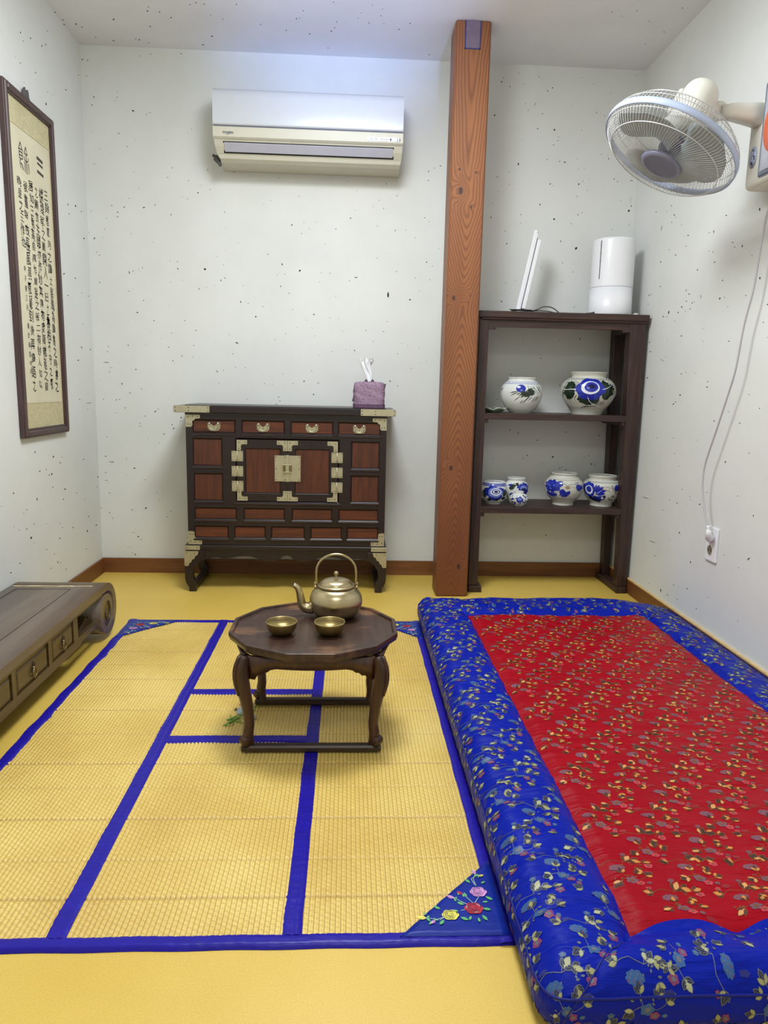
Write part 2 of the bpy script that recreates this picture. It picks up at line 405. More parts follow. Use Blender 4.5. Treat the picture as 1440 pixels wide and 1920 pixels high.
FLECKS={'b':'527,1816,1,27,9,0;640,1813,33,19,15,-25;672,1818,48,-37,-21,-24;842,1835,47,27,22,-36;835,1794,16,10,8,-13;925,1721,17,10,8,-13;801,1699,17,10,8,-13;770,1683,17,10,8,-13;598,1643,22,13,10,-17;893,1599,33,19,16,-26;947,1612,17,10,8,-13;998,1614,14,8,7,-11;971,1585,17,10,8,-13;936,1564,45,1,0,-11;1089,1589,25,15,12,-20;1154,1636,30,18,15,-24;1301,1682,19,11,10,-15;1256,1689,17,10,8,-13;1280,1716,17,10,8,-13;1359,1738,22,13,11,-17;1180,1754,17,10,8,-13;1142,1790,16,10,8,-13;1311,1786,21,-22,-12,-10;1497,1844,16,46,16,-5;1497,1807,32,1,1,-15;1549,1869,39,1,1,-18;1522,1859,19,11,10,-15;1487,1649,22,13,11,-17;1508,1632,17,10,9,-13;1274,1607,22,13,11,-17;1355,1591,6,37,19,-3;1401,1594,4,24,13,-2;1445,1563,19,11,10,-15;1500,1459,28,17,14,-22;1526,1442,17,10,9,-13;1553,1519,17,10,9,-13;1277,1469,20,12,10,-15;1365,1414,16,28,14,-7;1451,1389,20,12,10,-16;1518,1383,-1,28,15,0;1182,1383,79,2,0,-22;1153,1368,16,28,14,-7;1174,1669,14,8,7,-11;1330,1312,-3,133,46,1;1430,1293,37,22,19,-29;1473,1331,26,1,0,-10;788,1471,22,13,11,-18;850,1430,22,-58,-24,-9;930,1405,45,26,22,-35;862,1388,17,10,8,-13;829,1384,23,1,0,-11;1026,1400,33,1,0,-13;1065,1398,22,19,13,-14;1017,1359,17,10,8,-13;844,1335,23,27,18,-14;881,1306,34,-11,-6,-16;1092,1297,17,10,8,-13;664,1262,1,47,27,1;698,1257,20,12,9,-16;762,1244,14,-24,-13,-7;731,1199,37,22,17,-29;674,1332,14,8,7,-11;577,1352,15,39,24,-8;594,1363,25,15,12,-20;549,1330,17,10,8,-13;512,1320,17,10,8,-13;507,1399,42,25,19,-33;590,1420,17,10,8,-13;599,1481,14,8,6,-11;656,1517,14,8,7,-11;561,1455,14,8,6,-11;897,1235,0,32,11,0;994,1216,34,20,17,-27;1067,1203,20,12,10,-16;1104,1201,0,22,12,0;1328,1193,20,12,10,-16;1231,1151,23,14,11,-18;1312,1148,37,1,0,-18;986,1155,17,10,8,-14;1127,1144,17,10,8,-14;918,1156,17,10,8,-14;961,1190,18,15,7,-8;866,1128,17,10,8,-14;818,1100,20,12,10,-16;611,1116,20,12,9,-16;644,1081,73,-25,-11,-28;1265,1103,20,17,9,-10;1425,1087,17,10,9,-14;1397,1098,14,8,7,-12;1380,1051,32,-10,-5,-15;1476,1077,17,10,9,-14;1181,1060,-1,36,23,1;1077,1053,17,10,8,-14;1021,1035,14,8,7,-12;1141,1064,14,8,7,-12;998,1120,17,10,8,-14;625,1031,20,12,9,-16;553,951,59,-59,-10,-10;638,971,37,-36,-6,-6;681,971,20,12,9,-16;582,958,0,26,13,0;852,946,17,10,8,-14;985,964,20,12,10,-16;950,916,12,45,25,-6;1016,909,47,1,0,-15;899,904,20,12,10,-16;768,901,33,1,0,-13;804,896,17,10,8,-14;1347,925,42,12,7,-23;1383,904,25,22,11,-12;560,897,17,10,8,-14;994,856,20,-34,-22,-13;833,841,26,15,12,-21;839,823,26,15,12,-21;822,809,26,16,12,-21;688,829,17,10,8,-14;1513,1018,14,9,7,-12;1445,985,17,10,9,-14;998,1120,14,8,7,-11;1041,1522,14,8,7,-11;9,2236,14,33,27,-8;32,2234,26,15,11,-19;24,2173,21,12,9,-16;51,2092,8,34,22,-3;42,2059,29,-15,-12,-18;253,2260,18,10,8,-13;296,2269,31,1,0,-14;423,2276,24,14,11,-18;151,2116,15,9,7,-11;149,2094,28,1,-1,-16;140,2080,15,9,7,-11;214,2043,56,-23,-14,-27;272,2032,51,48,5,-5;286,2039,42,-13,-3,-8;41,1822,22,12,9,-16;150,1950,25,14,11,-19;184,1899,31,1,-1,-14;66,1886,17,10,7,-13;34,1955,15,9,7,-12;374,1819,23,13,11,-18;353,1779,35,1,0,-13;443,1769,35,1,0,-13;527,1817,6,-36,-13,-3;483,1720,34,20,13,-23;437,1693,22,13,10,-17;536,1735,19,11,9,-14;295,1663,23,14,11,-18;247,1651,52,25,12,-26;162,1650,42,1,-1,-23;108,1655,23,14,10,-18;132,1628,27,15,12,-20;19,1629,19,11,8,-14;184,1687,19,11,8,-14;227,1728,16,9,7,-12;207,1796,16,9,7,-12;462,1979,15,9,7,-12;446,1965,15,9,7,-12;353,1932,18,-14,-7,-7;221,1929,1,30,6,0;416,1701,16,9,7,-12;494,1752,16,9,7,-12;364,1625,32,1,-1,-22;131,1609,25,14,11,-19;84,1601,22,18,9,-10;73,1555,19,11,8,-15;189,1540,19,11,8,-15;66,1519,20,-6,-4,-10;27,1515,11,48,30,-4;4,1539,16,9,7,-12;34,1457,19,11,8,-15;46,1445,22,13,10,-17;173,1375,26,-67,-20,-8;189,1382,22,13,10,-17;215,1389,16,9,7,-12;232,1397,22,13,10,-17;386,1427,25,15,11,-20;387,1397,19,-33,-22,-13;507,1399,47,1,-1,-42;479,1313,21,-36,-17,-10;512,1320,16,9,7,-13;408,1348,14,8,7,-11;353,1338,16,9,7,-13;42,1329,22,13,10,-17;169,1295,21,12,9,-16;189,1303,14,8,6,-11;94,1272,16,9,7,-13;232,1256,24,14,11,-19;202,1203,47,1,-1,-33;275,1169,24,14,11,-19;412,1173,24,14,11,-19;461,1131,27,16,13,-22;352,1117,29,1,0,-16;68,1051,23,13,10,-18;63,1027,32,19,8,-14;157,1058,29,17,13,-23;234,1059,18,10,8,-14;337,1054,24,14,11,-19;450,1064,23,13,10,-18;396,1017,33,1,-1,-21;354,994,33,1,-1,-21;445,1013,18,10,8,-14;69,937,28,-16,-11,-18;74,957,19,11,8,-16;116,978,15,9,6,-12;187,951,26,15,11,-21;56,980,164,4,-1,-14;175,1003,13,8,6,-10;122,887,26,15,11,-21;358,982,13,8,6,-10;279,1506,17,10,8,-13;305,1093,13,8,6,-10;263,1117,13,8,6,-10;343,1242,22,1,0,-7;21,900,22,1,0,-7;354,1431,16,9,7,-12;122,883,25,15,11,-20;157,845,32,1,-1,-20;210,864,22,13,10,-18;93,812,44,43,11,-12;108,815,22,13,10,-18;36,814,22,13,9,-18;133,777,7,32,21,-3;89,753,19,11,8,-15;268,763,50,30,13,-24;282,774,23,14,10,-19;221,741,22,13,10,-18;385,738,5,46,27,-2;382,721,19,11,9,-15;342,704,25,15,11,-20;350,687,21,43,21,-9;304,660,27,16,12,-22;44,642,19,11,8,-15;232,636,14,8,6,-12;281,620,16,9,7,-13;196,708,19,11,8,-15;196,694,60,1,0,-9;34,552,27,16,12,-22;66,530,19,11,8,-16;128,542,19,11,8,-16;164,499,37,-27,-19,-26;31,477,24,14,10,-20;210,445,57,1,0,-10;41,430,19,11,8,-16;45,380,45,50,8,-7;263,385,18,10,8,-15;273,349,16,10,7,-13;5,309,22,13,10,-19;42,287,24,14,10,-20;54,260,27,16,9,-17;210,311,2,60,39,1;201,303,14,9,6,-12;147,303,47,1,-1,-15;325,296,22,13,10,-19;309,271,22,13,10,-19;170,173,45,17,8,-26;182,158,19,12,9,-16;139,95,19,12,9,-16;153,86,29,35,19,-17;102,99,13,8,6,-11;366,88,19,12,9,-16;32,440,89,1,0,-8;59,526,158,-20,-2,-12;124,465,54,1,0,-5;127,120,15,9,6,-12;332,825,12,7,6,-10;148,192,108,-8,-1,-7;1880,2260,17,10,9,-13;1812,2240,21,12,11,-16;1805,2222,2,45,23,-1;1842,2204,4,30,22,-3;1969,2250,17,10,10,-13;1904,2216,16,9,9,-12;2010,2194,26,15,14,-20;2031,2207,30,17,13,-18;2159,2252,17,10,10,-13;2291,2196,16,9,9,-12;1958,2138,31,71,9,-3;1929,2112,21,12,11,-16;1993,2100,25,14,13,-19;1781,2086,42,2,2,-32;2234,2114,21,12,12,-16;1975,2039,27,16,14,-20;2050,2036,47,2,2,-39;2173,2039,18,10,10,-14;2070,2008,18,10,10,-14;2068,1993,21,13,12,-16;2050,1974,25,15,14,-19;2025,1912,20,12,11,-15;1897,1889,15,45,37,-11;1907,1988,14,8,8,-11;1826,1955,-1,16,8,0;2082,1906,4,35,19,-2;2105,1904,54,-26,-12,-22;2168,1877,16,9,9,-13;2196,1879,14,8,8,-11;2268,1943,18,11,10,-14;2299,1941,26,1,1,-12;2303,1926,25,15,14,-19;1858,1855,18,11,10,-14;1805,1833,13,38,18,-6;1862,1802,18,11,10,-14;1812,1772,16,10,9,-13;2046,1811,25,21,16,-16;2059,1804,16,10,9,-13;2193,1828,21,13,12,-17;2175,1815,-3,40,31,1;2222,1836,14,8,8,-11;2216,1789,18,11,10,-14;2335,1842,25,15,14,-20;2351,1831,21,13,12,-17;2171,1763,23,14,13,-18;2005,1722,1,40,27,-1;1785,1661,2,44,21,-1;1788,1720,18,11,10,-14;1920,1676,22,13,12,-17;2073,1662,47,2,2,-37;2181,1684,18,11,10,-14;2199,1694,16,10,9,-13;2372,1750,16,10,9,-13;1914,2139,16,9,9,-12;2402,2272,17,10,10,-13;2211,2229,16,9,9,-12;2270,2103,16,9,9,-12;2161,1920,16,9,9,-12;2073,1662,37,22,20,-29;2151,1645,-2,30,13,0;2181,1685,20,12,11,-16;1920,1676,20,12,11,-16;1921,1641,17,10,9,-13;1853,1605,20,12,11,-16;2109,1568,13,40,25,-8;1862,1550,47,9,5,-20;2182,1540,36,54,42,-25;2123,1475,20,12,11,-16;2177,1471,14,8,8,-11;2174,1436,20,12,11,-16;2027,1451,17,10,9,-14;1866,1380,21,12,11,-16;1910,1389,15,9,8,-12;1863,1346,15,9,8,-12;2122,1391,33,-17,-3,-6;2129,1388,29,-15,-3,-5;2027,1325,15,9,8,-12;2191,1281,21,12,11,-17;1852,1297,31,-32,-21,-18;2341,1626,19,11,10,-15;2420,1649,19,11,11,-15;1958,1132,21,12,11,-17;2227,1139,6,51,24,-3;2133,1130,21,13,11,-17;2049,1046,26,16,14,-21;1876,1032,15,9,8,-12;2066,995,13,8,7,-11;1913,970,22,42,15,-8;2147,923,11,37,26,-8;1874,818,23,14,12,-19;1855,853,19,11,10,-16;1922,710,27,16,14,-22;1961,697,7,53,21,-3;1827,700,15,9,8,-13;2056,665,30,19,17,-26;2190,706,27,16,15,-22;2353,693,27,16,15,-22;1863,761,2,40,16,-1;2135,587,43,32,26,-34;2011,591,27,16,15,-23;1991,579,17,34,17,-9;1847,574,19,12,10,-16;2090,554,17,11,9,-15;2323,555,14,47,27,-9;2340,555,27,16,15,-23;2309,597,17,11,10,-15;2287,590,17,11,10,-15;2172,533,27,16,15,-23;2182,537,23,14,13,-19;2200,526,27,16,15,-23;2130,508,23,14,13,-20;2265,494,19,12,11,-16;1910,286,19,12,10,-17;2016,259,17,11,10,-15;2155,649,11,7,6,-10;2125,205,28,17,15,-24;2016,258,17,11,9,-15;2170,183,21,13,12,-18;2260,100,21,13,12,-18;2415,1876,-13,298,6,0;2415,1838,81,-10,-2,-15;2417,1755,-8,174,4,0;2423,1730,9,44,19,-4;2413,1709,30,57,42,-20','l':'-584,2084,22,45,30,11;-565,2065,43,27,18,-5;-502,2101,40,-11,-36,-23;-343,2195,49,31,21,-5;-403,2118,6,45,33,14;-364,2139,6,41,31,13;-474,1999,5,34,35,14;-601,1980,47,3,-22,-19;-181,2050,11,31,57,20;-391,1923,6,46,60,21;-372,1972,34,20,15,-5;-335,1978,30,17,13,-4;-313,1982,31,17,13,-4;-28,2164,61,35,26,-6;-579,1926,26,15,11,-4;-637,1985,24,15,10,-4;-219,1604,23,41,51,9;-136,1618,39,-33,-63,-22;-214,1569,65,27,28,-12;-71,1610,61,25,26,-11;-52,1504,93,35,40,-18;-301,1320,80,28,34,-19;-179,1320,68,23,29,-15;-270,1239,55,18,23,-13;-113,1268,45,14,20,-10;-118,1136,51,14,22,-13;-145,1037,50,-54,-40,-7;-39,1033,75,18,32,-19;-191,981,78,18,33,-22;-198,815,59,11,25,-18;-86,798,354,9,3,-10;-106,772,47,8,20,-14;-32,1264,64,20,27,-14;-672,632,65,10,27,-25;-508,599,18,49,49,-7;-424,589,39,5,16,-14;-444,568,58,7,24,-21;-581,557,44,5,18,-17;-640,557,59,7,25,-23;-533,533,44,38,57,-16;-557,532,49,27,19,-7;-185,556,68,7,29,-23;-530,481,55,5,23,-22;-863,506,50,6,21,-22;-679,457,14,62,37,-6;-408,456,130,-28,-10,-16;-288,422,54,4,23,-20;-431,417,59,4,25,-23;-768,432,39,3,16,-17;-796,424,30,2,12,-13;-193,381,34,2,15,-13;-159,296,70,2,30,-27;-874,390,29,2,12,-13;-839,372,33,2,14,-15;-779,363,46,3,19,-21;-716,369,40,2,17,-18;-610,350,35,2,15,-15;-484,328,38,2,16,-16;-458,305,44,1,18,-18;-345,283,8,35,47,-10;-182,235,50,-70,-73,5;-748,324,49,42,63,-24;-489,267,57,1,24,-24;-721,300,28,1,12,-13;-16,457,76,5,33,-26;-37,415,50,3,22,-17;-206,159,49,18,38,-17;-65,239,87,1,37,-33;-850,253,44,1,18,-21;-521,176,26,41,37,-12;-494,166,43,-1,18,-19;-553,216,41,0,17,-18;-621,250,39,1,16,-18;-590,168,40,-1,17,-18;-444,125,49,-1,21,-22;-921,237,49,1,20,-24;-442,130,40,-1,17,-17;-955,475,27,3,11,-12','r':'-245,1651,-50,0,-29,-23;-395,1640,-52,0,-30,-25;-354,1628,-33,0,-19,-16;-428,1598,0,34,-47,-12;-441,1585,-38,1,-22,-18;-410,1574,-38,1,-22,-18;-315,1572,-57,121,-25,-7;-569,1493,-27,18,-41,-18;-503,1544,-19,24,-14,-5;-850,1503,-42,3,-25,-23;-1059,1475,11,56,-44,-10;-737,1470,-36,3,-21,-18;-770,1466,13,63,-27,-5;-558,1455,-41,3,-24,-19;-410,1469,-39,3,-23,-18;-474,1438,0,31,-38,-8;-911,1404,-40,4,-24,-22;-928,1386,-31,4,-19,-17;-976,1380,-13,37,-37,-12;-750,1404,-28,3,-17,-14;-779,1396,-32,3,-19,-16;-1043,1339,-24,3,-15,-13;-335,1434,-54,4,-32,-24;-798,1358,-27,22,-30,-12;-673,1351,-8,39,-42,-10;-867,1287,-37,6,-22,-19;-352,1334,0,29,-46,-8;-1103,1261,9,43,-36,-5;-595,1288,-46,6,-27,-21;-623,1271,-18,26,-44,-12;-720,1251,13,65,-18,-2;-243,1312,-51,6,-29,-21;-266,1312,-43,5,-25,-18;-241,1275,-44,6,-25,-17;-604,1247,-46,7,-27,-20;-656,1235,-39,6,-23,-17;-672,1236,-27,4,-16,-12;-861,1227,-43,38,-34,-13;-892,1228,-28,5,-16,-14;-1030,1217,-31,6,-19,-16;-921,1194,-25,5,-15,-12;-569,1229,-40,-42,42,-2;-642,1215,-39,7,-23,-17;-456,1220,-21,67,-47,-9;-542,1211,-54,9,-32,-23;-605,1209,-29,5,-17,-13;-407,1208,-53,8,-31,-22;-443,1204,-42,7,-24,-17;-517,1181,-17,25,-22,-5;-361,1177,-31,5,-18,-12;-758,1133,-21,4,-12,-9;-589,1119,-53,27,-38,-15;-1035,1089,-31,8,-19,-15;-289,1112,-57,10,-33,-22;-462,1108,-29,6,-17,-11;-772,1088,-25,6,-15,-11;-953,1077,-35,9,-21,-17;-308,1072,-49,10,-29,-19;-424,1035,-43,9,-25,-16;-442,1030,-42,9,-25,-16;-467,1043,-29,6,-17,-11;-619,974,0,31,-35,-2;-656,979,-34,9,-20,-14;-729,975,-26,7,-16,-11;-298,962,-64,15,-37,-23;-833,943,-34,10,-20,-15;-1149,1123,-26,6,-16,-14;-1162,1175,-37,8,-22,-20;-1180,1075,-18,5,-11,-10;-831,924,-44,13,-26,-19;-624,893,-60,17,-36,-23;-363,882,-52,14,-30,-18;-573,857,-54,16,-32,-20;-589,866,-40,12,-23,-15;-394,827,-41,12,-24,-14;-906,807,-53,-18,18,-13;-998,843,-23,8,-14,-10;-1075,808,-37,14,-22,-16;-1112,901,-23,8,-14,-11;-1182,859,-28,10,-17,-13;-600,725,-35,12,-21,-12;-449,715,-34,11,-20,-11;-623,666,-35,13,-21,-12;-794,732,-27,10,-16,-10;-1150,716,-36,-12,12,-10;-1011,673,1,42,-36,2;-669,622,-25,10,-15,-9;-715,537,-29,12,-17,-10;-781,519,-28,12,-16,-9;-792,509,-23,11,-14,-8;-616,480,-31,14,-18,-10;-683,478,-47,21,-28,-15;-863,503,-52,24,-31,-18;-564,430,-37,17,-22,-11;-1110,571,-24,12,-15,-10;-1213,524,7,34,-20,4;-389,454,-407,21,5,-13;-726,369,-6,37,-45,5;-644,326,-31,15,-18,-9;-493,283,-347,22,7,-12;-528,231,-43,22,-25,-11;-836,280,-7,43,-42,7;-1066,361,-22,13,-13,-8;-1162,342,1,24,-22,4;-1213,384,-54,56,-27,-6;-492,103,-35,19,-20,-8;-720,159,-34,19,-20,-9;-831,176,-46,28,-28,-13;-611,105,1,77,-48,12;-674,105,-6,34,-35,7;-761,114,-37,22,-22,-9;-914,124,-33,21,-20,-9;-987,188,-38,11,-2,-10;-1191,170,-23,16,-14,-7;-905,553,-29,13,-17,-10','c':'718,-395,30,-3,-5,32;597,-384,34,-3,-7,33;568,-392,27,-27,3,35;542,-375,46,-32,-1,19;413,-309,29,-28,1,37;368,-311,39,-4,-12,44;380,-344,25,-23,1,30;447,-270,30,-29,2,38;217,-235,37,-35,-2,45;346,-190,37,-36,1,47;52,-181,40,-36,-4,47;648,-277,23,-24,4,31;579,-131,38,29,-13,38;527,-51,58,-6,-8,42;269,-70,39,-39,-1,50;256,-76,28,-28,-1,36;301,-47,28,-28,0,37;160,-52,38,-4,-9,28;935,-309,25,-29,8,37;947,-314,16,-19,6,25;965,-372,20,-23,7,30;1081,-445,19,-22,8,28;887,-211,22,-25,7,33;980,-191,25,-31,9,40;1090,-299,19,-24,9,31;1260,-363,18,-23,10,30;1264,-413,14,-18,8,23;1185,-377,15,-18,8,24;1225,-440,14,-18,8,23;1335,-263,21,-30,14,39;1376,-314,17,-24,12,31;1216,-303,18,-24,10,31;1174,-336,15,-19,8,24;790,-249,22,-25,5,32;606,-306,23,-24,3,31;1050,-74,21,-28,9,36;1067,-222,24,-30,10,40;1479,-56,38,-4,3,28;1081,-251,20,-25,9,32;1274,-304,14,-19,9,25;2117,-473,11,-22,19,28;2556,-295,6,-20,20,26;2162,-448,8,-18,16,23;2489,-210,7,-21,20,27;2524,-140,51,-5,10,22;2372,-344,11,-29,28,37;2282,-419,9,-20,19,26;2362,-525,9,-21,21,27;2206,-491,10,-21,20,28;2340,-239,8,-21,19,27;5,-268,42,-17,-13,41;13,-210,36,-4,-12,31;2,-172,41,-17,-12,41;53,-181,41,-4,-14,39;67,-158,35,-3,-10,28;215,-232,38,-4,-12,39;94,-76,31,-3,-9,28;158,-51,60,-6,-7,22'}
def flecks():
    rnd = random.Random(5)
    for w, par in (('b', 'wall_back'), ('l', 'wall_left'), ('r', 'wall_right'), ('c', 'ceiling')):
        mb = MB()
        for t in FLECKS[w].split(';'):
            u, v, a, b, c, d = [float(k) for k in t.split(',')]
            u /= 1000; v /= 1000; a /= 10000; b /= 10000; c /= 10000; d /= 10000; m = 7; pts = []
            for i in range(m):
                q = 2*pi*i/m; k = rnd.uniform(0.7, 1.15)
                pts.append((u+k*(a*cos(q)+c*sin(q)), v+k*(b*cos(q)+d*sin(q))))
            e = 0.0005
            P = [{'b': (p[0], -e, p[1]), 'l': (e, p[0], p[1]), 'r': (W-e, p[0], p[1]), 'c': (p[0], p[1], H-e)}[w] for p in pts]
            P0 = [{'b': (p[0], 0, p[1]), 'l': (0, p[0], p[1]), 'r': (W, p[0], p[1]), 'c': (p[0], p[1], H)}[w] for p in pts]
            mb.add(P+P0, [tuple(range(m))]+[(i, (i+1) % m, m+(i+1) % m, m+i) for i in range(m)])
        o = mb.build('plant_flecks', M['fleck'], bpy.data.objects[par]); o['kind'] = 'stuff'
flecks()

# ------------------------------------------------------------------ wooden pillar
def pillar():
    t = thing('wooden_pillar', 'square knotty pine pillar from floor to ceiling, left of the open shelf', 'pillar', (1.549, -0.367, 0))
    c = 0.006; mb = MB()
    w, d = 0.138, 0.140
    mb.box(0, w, 0, d, 0, H-0.001, c); mb.build('post', M['pine'], t)
    # outlined tenon end near the top
    x0, x1, z0, z1 = 0.036, 0.098, 2.190, H-0.004; e = 0.0015
    mb = MB(); s = 0.004
    for a, b, cc, dd in ((x0, x0+s, z0, z1), (x1-s, x1, z0, z1), (x0, x1, z0, z0+s)): mb.box(a, b, -e, 0.001, cc, dd)
    mb.mat(1).box(x0+s, x1-s, -e*0.6, 0.001, z0+s, z1)
    o = mb.build('tenon_plug', [simple('blue_marking', (38, 46, 104), 0.6), simple('plug_wood', (112, 96, 110), 0.6)], t)
    o['label'] = 'square wooden plug outlined in dark blue near the top'
pillar()

# ------------------------------------------------------------------ the chest
def holed_front(mb, X0, X1, Z0, Z1, holes, y, depth, c=0.005):
    """front face with rectangular recesses whose edges are chamfered; y is the front plane"""
    big = [(a-c, b+c, e-c, f+c) for a, b, e, f in holes]
    xs = sorted({X0, X1} | {v for h in big for v in h[:2]}); zs = sorted({Z0, Z1} | {v for h in big for v in h[2:]})
    for i in range(len(xs)-1):
        for j in range(len(zs)-1):
            mx, mz = (xs[i]+xs[i+1])/2, (zs[j]+zs[j+1])/2
            if any(h[0] < mx < h[1] and h[2] < mz < h[3] for h in big): continue
            mb.add([(xs[i], y, zs[j]), (xs[i+1], y, zs[j]), (xs[i+1], y, zs[j+1]), (xs[i], y, zs[j+1])], [(0, 1, 2, 3)], False)
    for h, g in zip(holes, big):
        A = [(g[0], y, g[2]), (g[1], y, g[2]), (g[1], y, g[3]), (g[0], y, g[3])]
        B = [(h[0], y+c*0.9, h[2]), (h[1], y+c*0.9, h[2]), (h[1], y+c*0.9, h[3]), (h[0], y+c*0.9, h[3])]
        D = [(p[0], y+depth, p[2]) for p in B]
        mb.add(A+B+D, [(i, 4+i, 4+(i+1) % 4, (i+1) % 4)[::-1] for i in range(4)] + [(4+i, 8+i, 8+(i+1) % 4, 4+(i+1) % 4)[::-1] for i in range(4)] + [(8, 9, 10, 11)], False)
def plate(mb, outline, y, th=0.0018, nails=(), nr=0.0022):
    mb.mat(0).prism(outline, 'y', y-th, y+0.0005)
    mb.mat(1)
    for x, z in nails: mb.ball((x, y-th, z), nr, 6, 4, (1, 0.6, 1))
    mb.mat(0)
def chest():
    ox, oz = 0.897, 0.0
    t = thing('wooden_chest', 'dark lacquered low chest with red-brown panels, nickel fittings and curved feet, against the back wall', 'chest', (ox, -0.165, 0))
    yf = -0.314; P = Matrix.Translation((-ox, 0.165, 0))
    def B(mb, name, mats, par=t, **k):
        if par is t: mb.v = [(v[0]-ox, v[1]+0.165, v[2]) for v in mb.v]
        else: mb.v = [(v[0]-ox, v[1]+0.165, v[2]) for v in mb.v]
        return mb.build(name, mats, par, **k)
    r1 = [(.504, .678, .694, .743), (.709, .885, .694, .743), (.916, 1.090, .694, .743), (1.117, 1.292, .695, .743)]
    pv = [(.503, .621, .553, .665), (.505, .622, .403, .516), (1.174, 1.290, .551, .662), (1.174, 1.290, .404, .516)]
    r3 = [(.506, .679, .322, .368), (.715, .885, .322, .368), (.922, 1.089, .322, .368), (1.123, 1.290, .322, .368)]
    r4 = [(.503, .643, .241, .288), (.673, .802, .241, .288), (.832, .971, .241, .288), (1.002, 1.132, .241, .288), (1.160, 1.291, .241, .288)]
    door = (.684, 1.116, .402, .668)
    mb = MB(); X0, X1, Z0, Z1 = .474, 1.321, .207, .776
    holed_front(mb, X0, X1, Z0, Z1, r1+pv+r3+r4+[door], yf, 0.014)
    yb = -0.014
    mb.add([(X0, yf, Z0), (X0, yb, Z0), (X0, yb, Z1), (X0, yf, Z1), (X1, yf, Z0), (X1, yb, Z0), (X1, yb, Z1), (X1, yf, Z1)],
           [(0, 3, 2, 1), (4, 5, 6, 7), (1, 2, 6, 5), (3, 7, 6, 2), (0, 1, 5, 4)], False)
    B(mb, 'carcass', M['dark'])
    # thin moulding rails on the front
    # top board
    mb = MB().box(.430, 1.357, -.332, -.008, .775, .803, .003).box(.470, 1.318, -.300, -.020, .803, .806)
    mb.box(.474, 1.321, -.322, -.30, .766, .775)
    B(mb, 'top_board', M['dark'])
    for a in r1:
        d = B(MB().box(a[0]+.0012, a[1]-.0012, yf+.006, yf+.013, a[2]+.0012, a[3]-.0012, .0012), 'drawer', M['panelx'])
        cx = (a[0]+a[1])/2; cz = a[3]-.024; y = yf+.006; mb = MB()
        # bat-shaped back plate
        L = [(-.026, .014), (-.020, .018), (-.013, .012), (-.006, .003), (0, .001), (.006, .003), (.013, .012), (.020, .018), (.026, .014), (.026, -.008), (.018, -.018), (.006, -.020), (-.006, -.020), (-.018, -.018), (-.026, -.008)]
        mb.prism([(cx+p[0], cz+p[1]) for p in L], 'y', y-.002, y)
        mb.mat(1)
        for q in (-.010, 0, .010): mb.box(cx+q-.003, cx+q+.003, y-.0026, y-.0018, cz-.0125-(0.001 if q else -.006), cz-.0105-(0.001 if q else -.006))
        mb.mat(2)
        for s_ in (-1, 1): mb.ball((cx+s_*.018, y-.006, cz+.012), .0062, 12, 8)
        mb.mat(0).tube(smooth_path([(cx-.018, y-.006, cz+.010), (cx-.019, y-.008, cz-.002), (cx-.010, y-.009, cz-.013), (cx, y-.009, cz-.015), (cx+.010, y-.009, cz-.013), (cx+.019, y-.008, cz-.002), (cx+.018, y-.006, cz+.010)], 4), .0022, 6)
        B(mb, 'handle', [M['nickel'], M['nail'], M['steel']], d)['label'] = 'bat-shaped nickel drawer pull with two round studs'
    for a in pv: B(MB().box(a[0]+.001, a[1]-.001, yf+.007, yf+.013, a[2]+.001, a[3]-.001, .001), 'panel', M['panelz'])
    for a in r3+r4: B(MB().box(a[0]+.001, a[1]-.001, yf+.006, yf+.013, a[2]+.001, a[3]-.001, .001), 'panel', M['panelx'])
    # raised moulding bars under each recess that catch the light
    for a in r1+pv+r3+r4+[(.674, 1.126, .3995, 0)]: B(MB().box(a[0]-.006, a[1]+.006, yf-.0045, yf+.001, a[2]-.0135, a[2]-.0045, .0022), 'moulding', M['gloss'])
    # doors
    yd = yf-.001
    for k, (a, b, p0, p1) in enumerate(((.686, .8995, .722, .868), (.9005, 1.114, .934, 1.078))):
        mb = MB(); holed_front(mb, a, b, .404, .666, [(p0, p1, .438, .627)], yd, .010, .003)
        mb.box(a, b, yd+.0105, yd+.014, .404, .666)
        for q in ((a, 1), (b, -1)):
            mb.add([(q[0], yd, .404), (q[0], yd+.012, .404), (q[0], yd+.012, .666), (q[0], yd, .666)], [(0, 1, 2, 3)], False)
        d = B(mb, 'door', M['darkz'])
        B(MB().box(p0+.001, p1-.001, yd+.004, yd+.0102, .439, .626, .001), 'door_panel', M['panelz'], d)
        # corner plates
        for (cx, cz, sx, sz) in (((a, .664, 1, -1), (b, .664, -1, -1), (a, .404, 1, 1), (b, .404, -1, 1))):
            w, u = .044, .018
            L = [(0, 0), (w, 0), (w, u), (u+.006, u), (u, u+.006), (u, w), (0, w)]
            poly = [(cx+sx*p[0], cz+sz*p[1]) for p in L]
            if sx*sz < 0: poly = poly[::-1]
            m2 = MB(); plate(m2, poly, yd, nails=[(cx+sx*.010, cz+sz*.010), (cx+sx*.036, cz+sz*.010), (cx+sx*.009, cz+sz*.036)])
            B(m2, 'corner_plate', [M['nickel'], M['nail']], d)
        # hinges straddle the frame
        hx = .6885 if k == 0 else 1.1115
        for hz in (.5955, .531, .467):
            m2 = MB(); h = .022
            for s_ in (-1, 1):
                x0, x1 = sorted((hx+s_*.0015, hx+s_*.024))
                plate(m2, [(x0, hz-h), (x1, hz-h), (x1, hz+h), (x0, hz+h)], yd-.0015, nails=[(x, z) for x in (x0+.005, x1-.005) for z in (hz-h+.005, hz+h-.005)], nr=.0018)
            m2.tube([(hx, yd-.003, hz-h), (hx, yd-.003, hz+h)], .0022, 8)
            B(m2, 'hinge', [M['nickel'], M['nail']], d)
        # half of the square lock plate on each door
        x0, x1 = (.846, .8995) if k == 0 else (.9005, .956)
